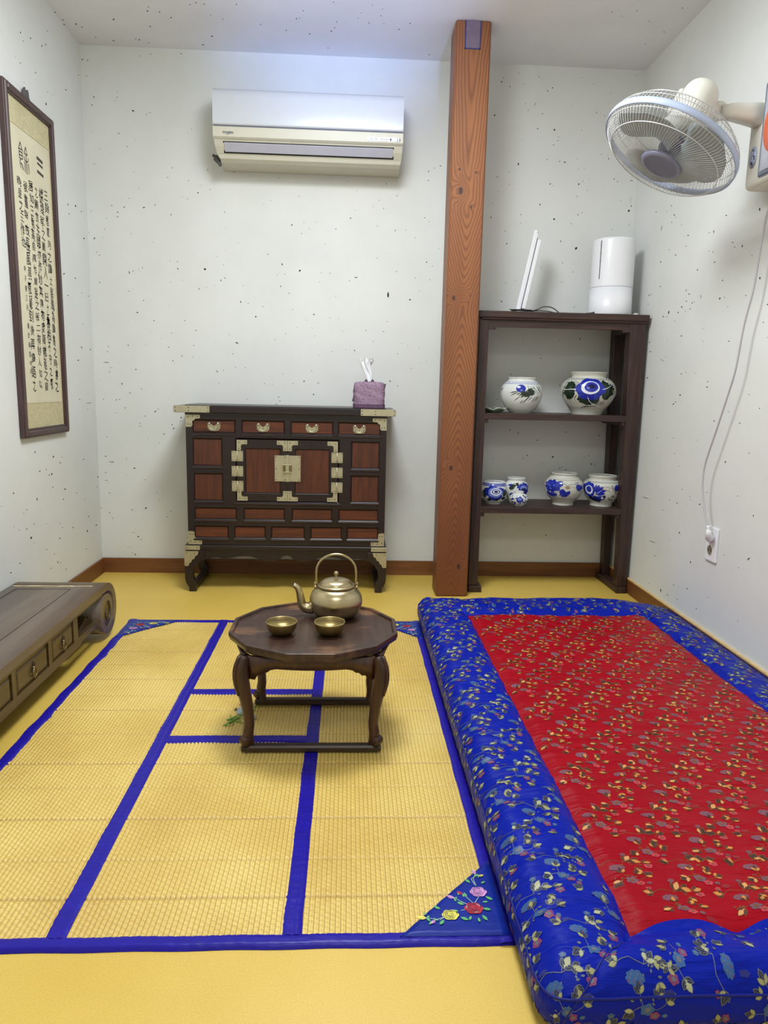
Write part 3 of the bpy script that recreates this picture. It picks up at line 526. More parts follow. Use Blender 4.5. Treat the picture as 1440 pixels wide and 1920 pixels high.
        m2 = MB(); plate(m2, [(x0, .490), (x1, .490), (x1, .601), (x0, .601)], yd-.0005, .002, nails=[(x, z) for x in ((x0+.006, x1-.010) if k == 0 else (x1-.006, x0+.004)) for z in (.497, .594)] + [((x0+.006) if k == 0 else (x1-.006), .545)])
        B(m2, 'lock_plate', [M['nickel'], M['nail']], d)
    m2 = MB(); m2.box(.8935, .908, yd-.006, yd-.002, .4885, .603, .0012)
    m2.box(.893, .9085, yd-.013, yd-.006, .530, .563, .001)
    m2.mat(1)
    for x in (.886, .914): m2.box(x-.004, x+.004, yd-.012, yd-.002, .531, .562, .001)
    m2.mat(0).box(.880, .920, yd-.015, yd-.012, .560, .564, .001).box(.880, .920, yd-.015, yd-.012, .529, .533, .001)
    m2.mat(1)
    for x in (.888, .913):
        for z in (.538, .555): m2.ball((x, yd-.014, z), .0028, 6, 4)
    B(m2, 'lock_bar', [M['nickel'], M['brass']])
    # body corner plates
    def lplate(cx, cz, sx, sz, pts, nails):
        poly = [(cx+sx*p[0], cz+sz*p[1]) for p in pts]
        if sx*sz < 0: poly = poly[::-1]
        m2 = MB(); plate(m2, poly, yf, .0018, [(cx+sx*p[0], cz+sz*p[1]) for p in nails])
        B(m2, 'corner_plate', [M['nickel'], M['nail']])
    up = [(0, 0), (.060, 0), (.060, .018), (.052, .020), (.042, .020), (.034, .028), (.028, .030), (.028, .048), (.022, .055), (0, .055)]
    lo = [(0, 0), (.058, 0), (.058, .020), (.052, .024), (.034, .026), (.027, .034), (.026, .054), (.018, .058), (0, .058)]
    nn = [(.010, .014), (.030, .010), (.050, .012), (.009, .044), (.020, .044)]
    for sx, cx in ((1, .4745), (-1, 1.3205)):
        lplate(cx, .770, sx, -1, up, nn); lplate(cx, .2095, sx, 1, lo, nn)
    for x0, x1 in ((.4298, .578), (1.209, 1.3572)):
        m2 = MB(); m2.box(x0, x1, -.3335, -.3315, .776, .802, .0008); m2.box(x0, x1, -.333, -.29, .8022, .8035)
        e = x0 if x0 < .8 else x1
        m2.box(e-.0008, e+.0008, -.332, -.26, .776, .802)
        m2.mat(1)
        for x, z in ((x0+.007, .796), (x0+.007, .782), (x1-.007, .796), (x1-.007, .782), ((x0+x1)/2-.012, .796), ((x0+x1)/2-.012, .783)): m2.ball((x, -.3335, z), .0022, 6, 4)
        B(m2, 'edge_plate', [M['nickel'], M['nail']])
    # stand: moulded rail, scalloped apron, curved legs, side runners
    mb = MB(); ys = yf-.010
    mb.box(.457, 1.332, ys, -.014, .186, .2065, .003).box(.464, 1.326, ys+.004, -.016, .180, .187)
    B(mb, 'stand_rail', M['dark'])
    mb = MB()
    zt = .181
    pts = [(.50, zt), (1.292, zt), (1.292, .14)]
    m = 48
    for i in range(m+1):
        u = 1-i/m; x = .52+u*(1.272-.52); v = abs(u-.5)*2
        z = .152
        if v < .06: z = .158-.010*(1-v/.06)*0 + .006*(1-v/.06)
        elif v < .34: z = .150-.014*sin(pi*(v-.06)/.28)
        elif v < .62: z = .152+.007*sin(pi*(v-.34)/.28)
        elif v < .8: z = .152-.004*sin(pi*(v-.62)/.18)
        else: z = .152-.02*((v-.8)/.2)**2
        pts.append((x, z))
    pts.append((.50, .14))
    mb.prism(pts[::-1], 'y', ys+.008, ys+.026)
    B(mb, 'apron', M['dark'])
    for sx, cx in ((1, .457), (-1, 1.332)):
        # outline in (outward 0 -> inward) x, z
        L = [(0, .181), (0, .060), (.004, .040), (.012, .026), (.017, .020), (.017, .0), (.048, .0), (.048, .022), (.052, .030), (.050, .044), (.042, .050), (.036, .062), (.034, .080), (.038, .100), (.050, .120), (.066, .138), (.085, .150), (.085, .181)]
        for yy in (ys+.002, -.060):
            poly = [(cx+sx*p[0], p[1]) for p in L]
            if sx > 0: poly = poly[::-1]
            poly = poly[::-1]
            m2 = MB(); m2.prism(poly, 'y', yy, yy+.030); B(m2, 'leg', M['darkz'], bevel=.0025)
        x0, x1 = sorted((cx+sx*.018, cx+sx*.047))
        B(MB().box(x0, x1, ys+.030, -.060, .0, .030, .003), 'side_runner', M['dark'])
        # side apron, pierced: only its upper part
        x0, x1 = sorted((cx+sx*.004, cx+sx*.020))
        B(MB().box(x0, x1, ys+.030, -.058, .145, .181), 'side_apron', M['dark'])
        # leg metal
        lp = [(0, .181), (0, .116), (.012, .114), (.018, .118), (.021, .128), (.029, .132), (.032, .142), (.043, .148), (.046, .158), (.056, .164), (.060, .176), (.060, .181)]
        poly = [(cx+sx*p[0], p[1]) for p in lp]
        if sx > 0: poly = poly[::-1]
        poly = poly[::-1]
        m2 = MB(); plate(m2, poly, ys+.002, .0015, [(cx+sx*.010, .172), (cx+sx*.045, .172), (cx+sx*.010, .124)])
        B(m2, 'leg_plate', [M['nickel'], M['nail']])
        x0, x1 = sorted((cx-sx*.0008, cx+sx*.068))
        m2 = MB(); m2.box(x0, x1, ys-.0015, ys+.001, .187, .2055, .0006); m2.mat(1)
        for x in (x0+.012, x1-.012): m2.ball((x, ys-.0015, .196), .0022, 6, 4)
        B(m2, 'rail_plate', [M['nickel'], M['nail']])
chest()

# ------------------------------------------------------------------ tissue box on the chest
def tissue():
    t = thing('tissue_box', 'mauve quilted cloth tissue box cover with a white tissue pulled up, on the chest', 'tissue box', (1.246, -.180, .806))
    n = NT('mauve_quilt'); v = n.coord(); vo = n.n('ShaderNodeTexVoronoi'); n.link(v, vo.inputs['Vector']); vo.inputs['Scale'].default_value = 95
    f = n.noise(v, 60, 4, 0.6)
    n.set(n.ramp(vo.outputs['Distance'], [(0.0, lin((112, 88, 108))), (0.5, lin((150, 124, 146)))]), 0.85); n.bump(n.math('ADD', vo.outputs['Distance'], f), 0.6, 0.003)
    rnd = random.Random(3); mb = MB()
    hx, hy, hz = .066, .062, .112
    def fn(u, v):
        # wrap: u around, v from bottom to top centre
        a = 2*pi*u; z = min(v/.72, 1.0)
        k = 1.0 if v <= .72 else max(0.02, 1-(v-.72)/.28)
        c, s = cos(a), sin(a); p = 5.5
        r = (abs(c)**p+abs(s)**p)**(-1/p)
        bulge = 1+.035*sin(pi*z)+.012*sin(9*a+6*z)+.012*sin(17*z+5*a) - (.02 if z < .06 else 0)
        if v <= .72:
            e = max(0, (z-.86)/.14); kk = (1-.09*e*e)
            return (hx*c*r*bulge*kk, hy*s*r*bulge*kk, hz*z*(1-.02*e*e)+.001)
        return (hx*c*r*.92*k, hy*s*r*.92*k, hz*.98+.001+.004*(1-k)+.003*sin(7*a)*(1-k)*k)
    mb.grid(72, 34, fn); mb.build('cloth_cover', n.m, t)
    # hem band at the foot
    mb = MB(); mb.grid(72, 3, lambda u, v: (lambda c, s, r: (hx*1.05*c*r*(1+.012*sin(21*2*pi*u)), hy*1.05*s*r*(1+.012*sin(21*2*pi*u)), .001+.016*v))(cos(2*pi*u), sin(2*pi*u), (abs(cos(2*pi*u))**5.5+abs(sin(2*pi*u))**5.5)**(-1/5.5)))
    mb.build('hem', simple('mauve_hem', (98, 70, 94), 0.9, 0, 0.2, 80), t)
    tie = simple('mauve_tie', (86, 66, 80), 0.9)
    for (x, y, z, s) in ((-.067, -.02, .045, .012), (-.064, -.03, .085, .013), (.066, -.03, .088, .012)):
        MB().tube([(x+.3*s*cos(q), y+s*sin(q), z+s*1.3*cos(q)) for q in [2*pi*i/12 for i in range(12)]], .003, 6, True).build('cloth_tie', tie, t)
    for s_ in (-1, 1): MB().tube(smooth_path([(s_*.008, -.02, .111), (s_*.014, -.026, .121), (s_*.020, -.02, .112)], 4), .003, 6).build('cloth_tie', tie, t)
    mb = MB(); rnd = random.Random(8)
    def tf(u, v):
        a = 2*pi*u; r = .006+.011*v+.010*v*v
        r *= 1+.45*sin(3*a+2+4*v)+.25*sin(7*a+9*v)
        return (r*cos(a)*.9-.012*v+.004*sin(6*v), r*sin(a)*.6, .108+.098*v*(1+.10*sin(5*a)*v))
    mb.grid(40, 16, tf); mb.build('tissue', simple('white_tissue', (244, 244, 248), 0.8, 0, 0.01, Subsurface_Weight=0.2), t)
tissue()

# ------------------------------------------------------------------ open shelf
def shift(mb, dx, dy, dz=0): mb.v = [(v[0]-dx, v[1]-dy, v[2]-dz) for v in mb.v]; return mb
SX0, SX1 = 1.703, 2.424
def lean(mb):
    """the old unit stands slightly racked to the right at its foot"""
    mb.v = [(max(v[0], min(2.427, v[0]+.036*(1-v[2]/1.224)*(v[0]-SX0)/(SX1-SX0))), v[1], v[2]) for v in mb.v]; return mb
def shelf():
    t = thing('open_shelf', 'dark brown wooden open shelf unit with two boards, right of the pillar', 'shelf', (2.06, -.155, 0))
    def B(mb, name, m, **k): return shift(lean(mb), 2.06, -.155).build(name, m, t, **k)
    # posts
    for x0, x1 in ((1.703, 1.744), (2.350, 2.418)):
        B(MB().box(x0, x1, -.292, -.240, .030, 1.190), 'post', M['shelfz'], bevel=.003)
        B(MB().box(x0+(.012 if x0 > 2 else 0), x1-.004, -.070, -.022, .030, 1.190), 'post', M['shelfz'], bevel=.003)
    for x0, x1 in ((1.703, 1.760), (2.345, 2.416)):
        B(MB().box(x0, x1, -.300, -.016, .0, .030), 'foot_rail', M['shelfz'], bevel=.004)
    for a, b in ((1.708, 1.738), (2.356, 2.396)): B(MB().box(a, b, -.242, -.068, 1.150, 1.190), 'top_side_rail', M['shelfz'])
    B(MB().box(1.698, 2.428, -.304, -.012, 1.196, 1.224).box(1.710, 2.424, -.300, -.016, 1.188, 1.197), 'top_board', M['shelfx'], bevel=.004)
    B(MB().box(1.744, 2.350, -.288, -.262, 1.160, 1.188).box(1.744, 1.775, -.290, -.262, 1.150, 1.161).box(2.318, 2.350, -.290, -.262, 1.150, 1.161), 'front_rail', M['shelfx'])
    for z0, z1 in ((.771, .797), (.360, .386)):
        B(MB().box(1.740, 2.356, -.290, -.026, z0, z1), 'shelf_board', M['shelfx'], bevel=.002)
        for a, b in ((1.744, 1.760), (2.336, 2.350)): B(MB().box(a, b, -.285, -.03, z0-.016, z0), 'shelf_cleat', M['shelfx'])
    for a in (.345, .755): B(MB().box(2.366, 2.392, -.238, -.072, a, a+.027), 'side_rail', M['shelfz'])
shelf()

# ------------------------------------------------------------------ jars
CAMX, CAMY = 1.1593, -3.3976
def resample(prof, k=4):
    P = smooth_path([(r, z, 0) for r, z in prof], k); return [(max(1e-4, p.x), p.y) for p in P]
def jar(name, label, x, y, z, prof, body, mats, paint, lip=None, cat='jar', inside=None, foot=None, group=None):
    """prof: outside from foot to lip; paint(P) draws on the side that faces the room"""
    t = thing(name, label, cat, (x, y, z), 0, group)
    out = resample(prof); rl, zl = out[-1]
    th = .004
    ins = [(max(.001, r-th), zz) for r, zz in out[::-1] if zz > out[0][1]+.012]
    ins = [(rl-th, zl-.0005)] + ins + [(.001, out[0][1]+.010)]
    mb = MB().lathe(out, n=56)
    mb.build('body', body, t)
    mi = MB().lathe(ins, n=48, close=False); mi.f = [f[::-1] for f in mi.f]
    # lip ring
    mi2 = MB(); R = rl-th/2
    mi2.tube([(R*cos(a), R*sin(a), zl) for a in [2*pi*i/56 for i in range(56)]], th/2+.0006, 8, True)
    mi2.build('rim', lip or body, t)
    mi.build('inside', inside or body, t)
    zs = [p[1] for p in out]; rs = [p[0] for p in out]
    def rad(h):
        h = min(max(h, zs[0]), zs[-1])
        for i in range(len(zs)-1):
            if zs[i] <= h <= zs[i+1] and zs[i+1] > zs[i]: return rs[i]+(rs[i+1]-rs[i])*(h-zs[i])/(zs[i+1]-zs[i])
        return rs[-1]
    face = math.atan2(CAMY-y, CAMX-x)
    Rm = max(rs)
    def fn(u, v, l):
        # u in -1..1 across the visible face, v height in metres
        r = rad(v)+l; a = math.asin(max(-.999, min(.999, u))) ; a = face + a
        return (r*cos(a), r*sin(a), v)
    P = Paint(fn); paint(P, Rm); P.build('painted_decoration', mats, t, 'stuff')
    if foot: MB().lathe([(out[0][0]*.96, -.0), (out[0][0]*1.01, .003), (out[0][0]*.99, .006)], n=40).build('foot_ring', foot, t)
    return t
def ring_line(P, m, h, w=.0015, a0=-.995, a1=.995, n=40):
    for i in range(n):
        u0 = math.sin(math.asin(a0)+(math.asin(a1)-math.asin(a0))*i/n); u1 = math.sin(math.asin(a0)+(math.asin(a1)-math.asin(a0))*(i+1)/n)
        P.poly(m, [(u0, h), (u1, h), (u1, h+w), (u0, h+w)], .0003, False)
def sub(pts, n=1):
    out = []
    for i in range(len(pts)):
        a = pts[i]; b = pts[(i+1) % len(pts)]
        for k in range(n): out.append((a[0]+(b[0]-a[0])*k/n, a[1]+(b[1]-a[1])*k/n))
    return out
MP = ['cobalt', 'leafg', 'glazewhite', 'navy', 'cobalt2', 'rust']
def zig(P, m, z0, z1, n, a0=-.97, a1=.97, w=.0012, arc=True):
    for k in range(n):
        u0 = a0+(a1-a0)*k/n; u1 = a0+(a1-a0)*(k+1)/n; um = (u0+u1)/2
        P.stroke(m, [(u0, z0), (um, z1), (u1, z0)], w*8, None, .0003, 3) if False else [P.poly(m, q, .0003, False) for q in zstrip([(u0, z0), ((u0+um)/2, z0+(z1-z0)*.75), (um, z1), ((um+u1)/2, z0+(z1-z0)*.75), (u1, z0)], w)]
def zstrip(pts, w):
    """stroke of constant height thickness w (v units)"""
    return [[(a[0], a[1]-w/2), (b[0], b[1]-w/2), (b[0], b[1]+w/2), (a[0], a[1]+w/2)] for a, b in zip(pts, pts[1:])]
def st(P, m, R, pts, w0, w1=None, lift=.0005, k=3):
    """stroke given in units of the jar's radius both ways, so that it keeps its width"""
    for q in strip([(p[0]*R, p[1]) for p in pts], w0, w1, k): P.poly(m, [(a/R, b) for a, b in q], lift, False)
def lf(P, m, R, x0, z0, x1, z1, w, lift=.0005, bend=0.0):
    P.poly(m, [(a/R, b) for a, b in s_leaf(x0*R, z0, x1*R, z1, w, 5, bend)], lift)
def lobes(P, m, R, cx, cz, rx, rz, n, amp, lift, ph=0.0):
    P.poly(m, [(a/R, b) for a, b in s_lobes(cx*R, cz, rx, rz, n, amp, 36, ph)], lift)
def jags(P, m, R, x0, z0, x1, z1, w, n=5, lift=.0005):
    """a toothed leaf: a spine leaf with side lobes"""
    dx, dz = (x1-x0)*R, z1-z0; L = sqrt(dx*dx+dz*dz); nx, nz = -dz/L, dx/L
    lf(P, m, R, x0, z0, x1, z1, w*.8, lift)
    for i in range(n):
        tt = .12+.75*i/n; bx, bz = x0*R+dx*tt, z0+dz*tt; q = w*(.75 if 0 < i < n-1 else .55)
        for s_ in (-1, 1): lf(P, m, R, bx/R, bz, (bx+dx*.26+s_*nx*q)/R, bz+dz*.26+s_*nz*q, w*.38, lift+.00003*i)

def dec_plum(P, R):      # small blue fruit and dark leaves
    ring_line(P, 4, .127, .0016); zig(P, 4, .131, .139, 9); zig(P, 4, .136, .131, 9)
    cx = .00
    lobes(P, 0, R, -.03, .1085, .0215, .0165, 2, .03, .0006); lobes(P, 3, R, -.03, .1005, .017, .008, 2, .0, .0005)
    lobes(P, 2, R, -.13, .114, .006, .0035, 2, .0, .0008)
    for a in [(-.55, .088, -.12, .097, .0045), (-.5, .077, -.1, .094, .004), (-.24, .079, .0, .092, .0045), (-.12, .075, .08, .088, .005), (-.02, .067, .12, .082, .006), (-.36, .053, -.02, .076, .003), (-.06, .043, .12, .060, .003), (.05, .042, .42, .076, .004), (.18, .056, .42, .078, .003), (.34, .055, .52, .076, .003), (.50, .047, .66, .076, .003), (.62, .048, .74, .078, .003), (.72, .052, .8, .08, .003)]:
        lf(P, 1, R, *a)
    jags(P, 1, R, .46, .079, -.06, .090, .020, 4); jags(P, 1, R, .62, .084, .26, .101, .022, 4)
    st(P, 1, R, [(.22, .098), (.42, .108), (.62, .111)], .0022); st(P, 1, R, [(.30, .121), (.36, .108)], .003, .001)
    for a in [(.44, .118, .50, .107), (.58, .119, .60, .109), (.55, .103, .72, .087), (.60, .112, .80, .088), (.74, .121, .84, .094), (.84, .12, .9, .1), (.8, .112, .88, .09)]: st(P, 1, R, [(a[0], a[1]), ((a[0]+a[2])/2-.01, (a[1]+a[3])/2), (a[2], a[3])], .0024, .001)
    lf(P, 3, R, -.97, .096, -.90, .112, .004)
def dec_rose(P, R):      # one large blue peony with toothed leaves
    zig(P, 1, .150, .158, 8); zig(P, 3, .158, .151, 8)
    cx, cz = .08, .112
    lobes(P, 0, R, cx, cz, .066, .049, 6, .14, .0012, .3)
    lobes(P, 2, R, cx, cz+.006, .039, .028, 2, .0, .0016); lobes(P, 0, R, cx+.03, cz+.009, .029, .0215, 2, .0, .0020)
    lobes(P, 3, R, cx+.05, cz+.012, .017, .010, 2, .0, .0024)
    for a in [(-.42, .116, -.82, .128, .030), (-.44, .105, -.84, .080, .032), (.50, .108, .82, .080, .034), (.52, .118, .68, .146, .022), (.56, .112, .92, .124, .020)]: jags(P, 1, R, *a, 5)
    jags(P, 1, R, .34, .052, -.36, .082, .034, 6); jags(P, 1, R, .42, .050, .22, .082, .026, 4)
    st(P, 2, R, [(.0, .078), (.10, .058), (.34, .042), (.66, .034)], .0030, .0015, .0012)
    st(P, 2, R, [(-.42, .110), (-.6, .110), (-.8, .107)], .0034, .0018, .0012); st(P, 2, R, [(.5, .111), (.68, .118), (.85, .132)], .003, .0015, .0012)
    for i in range(4):
        x = -.72+i*.12; st(P, 1, R, [(x+.08, .085), (x-.02, .066), (x+.10, .046)], .0034, .001)
    for i in range(5): st(P, 1, R, [(-.52+i*.055, .146-.002*i), (-.56+i*.06, .130), (-.46+i*.05, .118)], .0022, .0008)
    for i in range(5): st(P, 1, R, [(-.28+i*.14, .030+.002*i), (-.12+i*.12, .038), (.05+i*.12, .0375)], .0035, .001)
    for i in range(6): lf(P, 1, R, .34+i*.07, .040, .36+i*.055, .062+.003*(i % 2), .003)
    for i in range(4): lf(P, 1, R, -.93+.02*i, .075+.018*i, -.88+.02*i, .095+.018*i, .004)
    for i in range(4): st(P, 1, R, [(.78+.05*i, .142-.012*i), (.86+.03*i, .120-.012*i)], .002, .001)
    ring_line(P, 5, .028, .0012)
def dec_bowl(P, R):      # wide pot with blue rose
    for h in range(5): ring_line(P, 4 if h % 2 else 0, .083+.0026*h, .0022)
    cx = -.05
    for a in [(-.42, .058, .024), (.46, .062, .021), (.0, .038, .026), (-.1, .072, .022), (.28, .038, .022)]: lobes(P, 0, R, a[0], a[1], a[2], a[2]*.82, 3, .08, .0004)
    lobes(P, 4, R, .1, .056, .033, .024, 5, .1, .0007); lobes(P, 2, R, .14, .059, .024, .017, 4, .06, .0009)
    lobes(P, 0, R, .14, .0605, .019, .012, 3, .05, .0011); lobes(P, 2, R, .14, .0605, .014, .0085, 3, .05, .0013); lobes(P, 3, R, .15, .0605, .009, .0055, 3, .05, .0015)
    for a in [(-.95, .045, -.62, .062, .018), (-.9, .035, -.6, .045, .022), (-.6, .020, -.1, .026, .014), (.1, .018, .5, .028, .012), (.74, .035, .86, .070, .018), (.6, .028, .9, .03, .014)]: lf(P, 1, R, *a)
    ring_line(P, 5, .010, .002)
def dec_tall(P, R):
    for a in [(.1, .094, -.4, .080, .012), (.2, .097, .0, .085, .012), (-.1, .080, -.6, .070, .014)]: jags(P, 1, R, *a, 4)
    lobes(P, 0, R, .62, .070, .026, .030, 5, .14, .0006); lobes(P, 4, R, .60, .074, .015, .012, 4, .1, .0009); lobes(P, 3, R, .6, .068, .010, .007, 3, 0, .0011)
    lf(P, 0, R, .05, .075, .35, .086, .014); lf(P, 0, R, -.75, .085, -.2, .088, .010)
    for a in [(.5, .035, .8, .05, .012), (.2, .03, .6, .035, .01), (-.6, .04, -.2, .05, .012)]: lf(P, 0, R, *a)
def dec_small(P, R):
    rnd = random.Random(11)
    lobes(P, 0, R, .08, .033, .016, .014, 5, .15, .0006); lobes(P, 4, R, .08, .035, .009, .007, 4, .1, .0008)
    for i in range(46):
        a = rnd.uniform(-.9, .9); z = rnd.uniform(.006, .050)
        if abs(a-.08) < .35 and abs(z-.033) < .011: continue
        lf(P, 3 if rnd.random() < .6 else 0, R, a, z, a+rnd.uniform(-.2, .2), z+rnd.uniform(-.008, .010), rnd.uniform(.004, .008), .0004)
def dec_fern(P, R):      # blue feathery leaves on the left
    lobes(P, 0, R, -.62, .090, .036, .030, 9, .22, .0005)
    for a in [(-.5, .095, -.02, .105, .020), (-.5, .083, -.16, .082, .018), (-.9, .050, -.3, .052, .016), (-.9, .062, -.62, .046, .012), (.32, .052, -.22, .062, .022), (.02, .056, -.14, .078, .018), (.30, .054, .20, .070, .016)]: jags(P, 0, R, *a, 4)
    for a in [(-.86, .1), (-.7, .082), (-.55, .098), (-.75, .095)]: lf(P, 4, R, a[0], a[1], a[0]+.1, a[1]-.007, .004, .0009)
    st(P, 3, R, [(-.1, .104), (.12, .100), (.22, .092)], .0025, .001); st(P, 5, R, [(.0, .091), (.35, .094), (.62, .084)], .0016)
    st(P, 3, R, [(.22, .096), (.4, .103), (.62, .100)], .0014); lobes(P, 5, R, .2, .087, .012, .006, 3, .1, .0004)
    jags(P, 0, R, .62, .100, .92, .074, .020, 4)
    for a in [(.6, .108), (.7, .110)]: lf(P, 3, R, a[0], a[1], a[0]+.08, a[1]-.004, .004)
    ring_line(P, 5, .034, .0012); ring_line(P, 5, .118, .0012)
def dec_daisy(P, R):
    ring_line(P, 3, .111, .0013); zig(P, 4, .114, .120, 14, -.3, .5, .001)
    lobes(P, 0, R, -.68, .078, .030, .034, 7, .12, .0005); lobes(P, 2, R, -.66, .076, .017, .020, 2, 0, .0008); lobes(P, 0, R, -.66, .079, .011, .014, 2, 0, .0010)
    for a in [(-.3, .066, .1, .096), (-.3, .066, -.1, .108), (-.3, .064, .24, .080), (-.35, .06, .2, .064), (-.2, .050, .2, .036), (-.5, .05, .1, .030), (-.3, .066, -.28, .105)]: lf(P, 0, R, a[0], a[1], a[2], a[3], .017)
    for a in [(.05, .05, .22, .042), (-.8, .045, -.3, .03), (-.6, .04, .0, .026)]: jags(P, 3, R, *a, .016, 4)
    lobes(P, 2, R, .06, .042, .006, .005, 2, 0, .0009); st(P, 2, R, [(-.25, .062), (-.1, .072), (0., .078)], .0018, .001, .0009)
    st(P, 3, R, [(.16, .095), (.35, .094), (.44, .086)], .0014); st(P, 3, R, [(.18, .078), (.35, .078), (.46, .070)], .0016)
    jags(P, 0, R, .62, .084, .92, .094, .022, 3); lf(P, 0, R, .68, .080, .72, .104, .008)
    for a in [(.5, .092), (.56, .085), (.48, .1), (.66, .075), (.72, .068), (.6, .055), (.54, .05), (.64, .05), (.56, .04), (.64, .034), (.46, .038), (.38, .045), (.5, .036), (.7, .078)]: lf(P, 3, R, a[0], a[1], a[0]+.07, a[1]-.004, .005)
mats = [M[k] for k in MP]
jar('porcelain_jar', 'white round jar with a small blue fruit and dark leaves, upper shelf board', 1.926, -.17, .797,
    [(.046, 0), (.050, .004), (.066, .020), (.086, .052), (.093, .088), (.086, .118), (.070, .136), (.062, .142), (.060, .148), (.062, .154)], M['porc'], mats, dec_plum, foot=M['rust'], group=None)
jar('porcelain_jar', 'largest round jar with one big blue flower and green leaves, upper shelf board', 2.227, -.17, .797,
    [(.066, 0), (.068, .006), (.076, .020), (.100, .050), (.118, .085), (.120, .108), (.112, .136), (.090, .157), (.076, .163), (.074, .170), (.080, .184)], M['porc_grey'], mats, dec_rose)
jar('porcelain_pot', 'wide-mouthed pot with a blue rose and blue band, leftmost on the lower shelf board', 1.826, -.165, .386,
    [(.036, 0), (.038, .005), (.047, .014), (.058, .036), (.060, .058), (.057, .080), (.051, .093), (.050, .098)], M['porc'], mats, dec_bowl, inside=M['earth'], lip=M['glazewhite'])
jar('porcelain_jar', 'white-lipped jar with blue flower and green leaves, behind the smallest jar', 1.932, -.145, .386,
    [(.030, 0), (.033, .006), (.042, .025), (.053, .055), (.054, .075), (.049, .092), (.040, .100), (.038, .106), (.041, .114)], M['porc'], mats, dec_tall)
jar('porcelain_jar', 'smallest jar, densely patterned in dark blue, in front of the white-lipped jar', 1.926, -.235, .386,
    [(.020, 0), (.024, .005), (.036, .018), (.041, .034), (.036, .048), (.024, .055), (.019, .058), (.020, .064)], M['porc'], mats, dec_small)
jar('porcelain_jar', 'cream jar with blue feathery leaves, left neighbour of the daisy jar, lower shelf board', 2.147, -.165, .386,
    [(.048, 0), (.047, .008), (.054, .020), (.076, .045), (.087, .078), (.083, .104), (.066, .124), (.055, .131), (.054, .138), (.057, .142)], M['porc_grey'], mats, dec_fern)
jar('porcelain_jar', 'cream jar with blue daisy and black sprigs, right end of lower shelf board', 2.320, -.180, .386,
    [(.050, 0), (.050, .008), (.056, .020), (.074, .044), (.084, .080), (.083, .100), (.072, .114), (.060, .119), (.059, .126), (.063, .136)], M['porc_grey'], mats, dec_daisy)

def dish():
    t = thing('leaf_dish', 'small greenish leaf-shaped dish beside the left post on the upper shelf board', 'dish', (1.798, -.200, .797))
    def fn(u, v):
        a = 2*pi*u; r = (.014+.034*v)*(1+.10*sin(5*a)*v+.16*cos(2*a)*v); return (r*cos(a)*1.05, r*sin(a)*.8, .001+.017*v**1.6+.004*sin(5*a+1)*v)
    mb = MB().grid(50, 8, fn); mb.add([fn(i/50, 0) for i in range(50)], [tuple(range(50))[::-1]])
    o = mb.build('bowl', M['celadon'], t); s_ = o.modifiers.new('thick', 'SOLIDIFY'); s_.thickness = .0025; s_.offset = 1
    mb = MB().tube([Vector(fn(i/60, 1))+Vector((0, 0, .001)) for i in range(60)], .0014, 6, True); mb.build('pale_edge', M['porc_grey'], t)
dish()

# ------------------------------------------------------------------ things on top of the shelf
ZT = 1.224
def desk_lamp():
    t = thing('folded_desk_lamp', 'white folded desk lamp standing tilted on top of the shelf', 'lamp', (1.900, -.17, ZT))
    MB().lathe([(.002, 0), (.034, 0), (.036, .004), (.034, .009), (.002, .011)], n=32).build('base', M['white'], t)
    a = Vector((-.012, 0, .010)); b = Vector((.050, -.002, .338)); d = (b-a).normalized(); side = Vector((d.z, 0, -d.x))
    def bar(name, p0, p1, w, th, m, off):
        mb = MB(); P = []
        for p, s0 in ((p0, 0), (p1, 1)):
            for sy in (-1, 1):
                for sx in (-1, 1): P.append(p+side*(off+sx*w/2)+Vector((0, sy*th/2, 0)))
        mb.add(P, [(0, 2, 3, 1), (4, 5, 7, 6), (0, 1, 5, 4), (2, 6, 7, 3), (0, 4, 6, 2), (1, 3, 7, 5)], False)
        return mb.build(name, m, t, bevel=.004, seg=3)
    bar('arm', a, b, .020, .026, M['white'], 0)
    bar('light_head', a+d*.018, b-d*.022, .018, .032, M['white'], .0215)
    bar('seam', a+d*.012, b-d*.018, .0022, .024, M['ink_grey'], .0113)
    MB().ball((b.x+.001, b.y, b.z+.004), .0115, 14, 10, (1, 1.2, 1)).build('hinge_knob', M['white'], t)
    c = thing('power_cable', 'thin black cable coiled around the lamp base and trailing right over the shelf top', 'cable', (1.90, -.2, ZT))
    pts = []
    for i in range(40):
        q = 2*pi*i/16; pts.append((.046*cos(q)+.004*sin(2.3*q), -.002+.030*sin(q), .004+.0026*i/10+.004*abs(sin(q*.5))))
    pts += [(.05, -.01, .014), (.09, -.015, .030), (.125, -.02, .028), (.15, -.02, .014), (.165, -.02, .002)]
    mb = MB().tube(smooth_path(pts, 3), .0022, 6)
    mb.tube(smooth_path([(.02, -.02, .006), (.07, -.01, .014), (.11, -.03, .010), (.15, -.035, .003), (.2, -.03, .0025), (.26, -.035, .0025), (.285, -.045, .0025)], 5), .0022, 6)
    mb.build('cord', M['cable'], c)
    MB().box(.245, .275, -.040, -.033, .001, .006, .001).tube(smooth_path([(.270, -.04, .004), (.29, -.045, .006), (.305, -.05, .009)], 3), .0035, 6).build('plug_end', M['cable'], c)
desk_lamp()
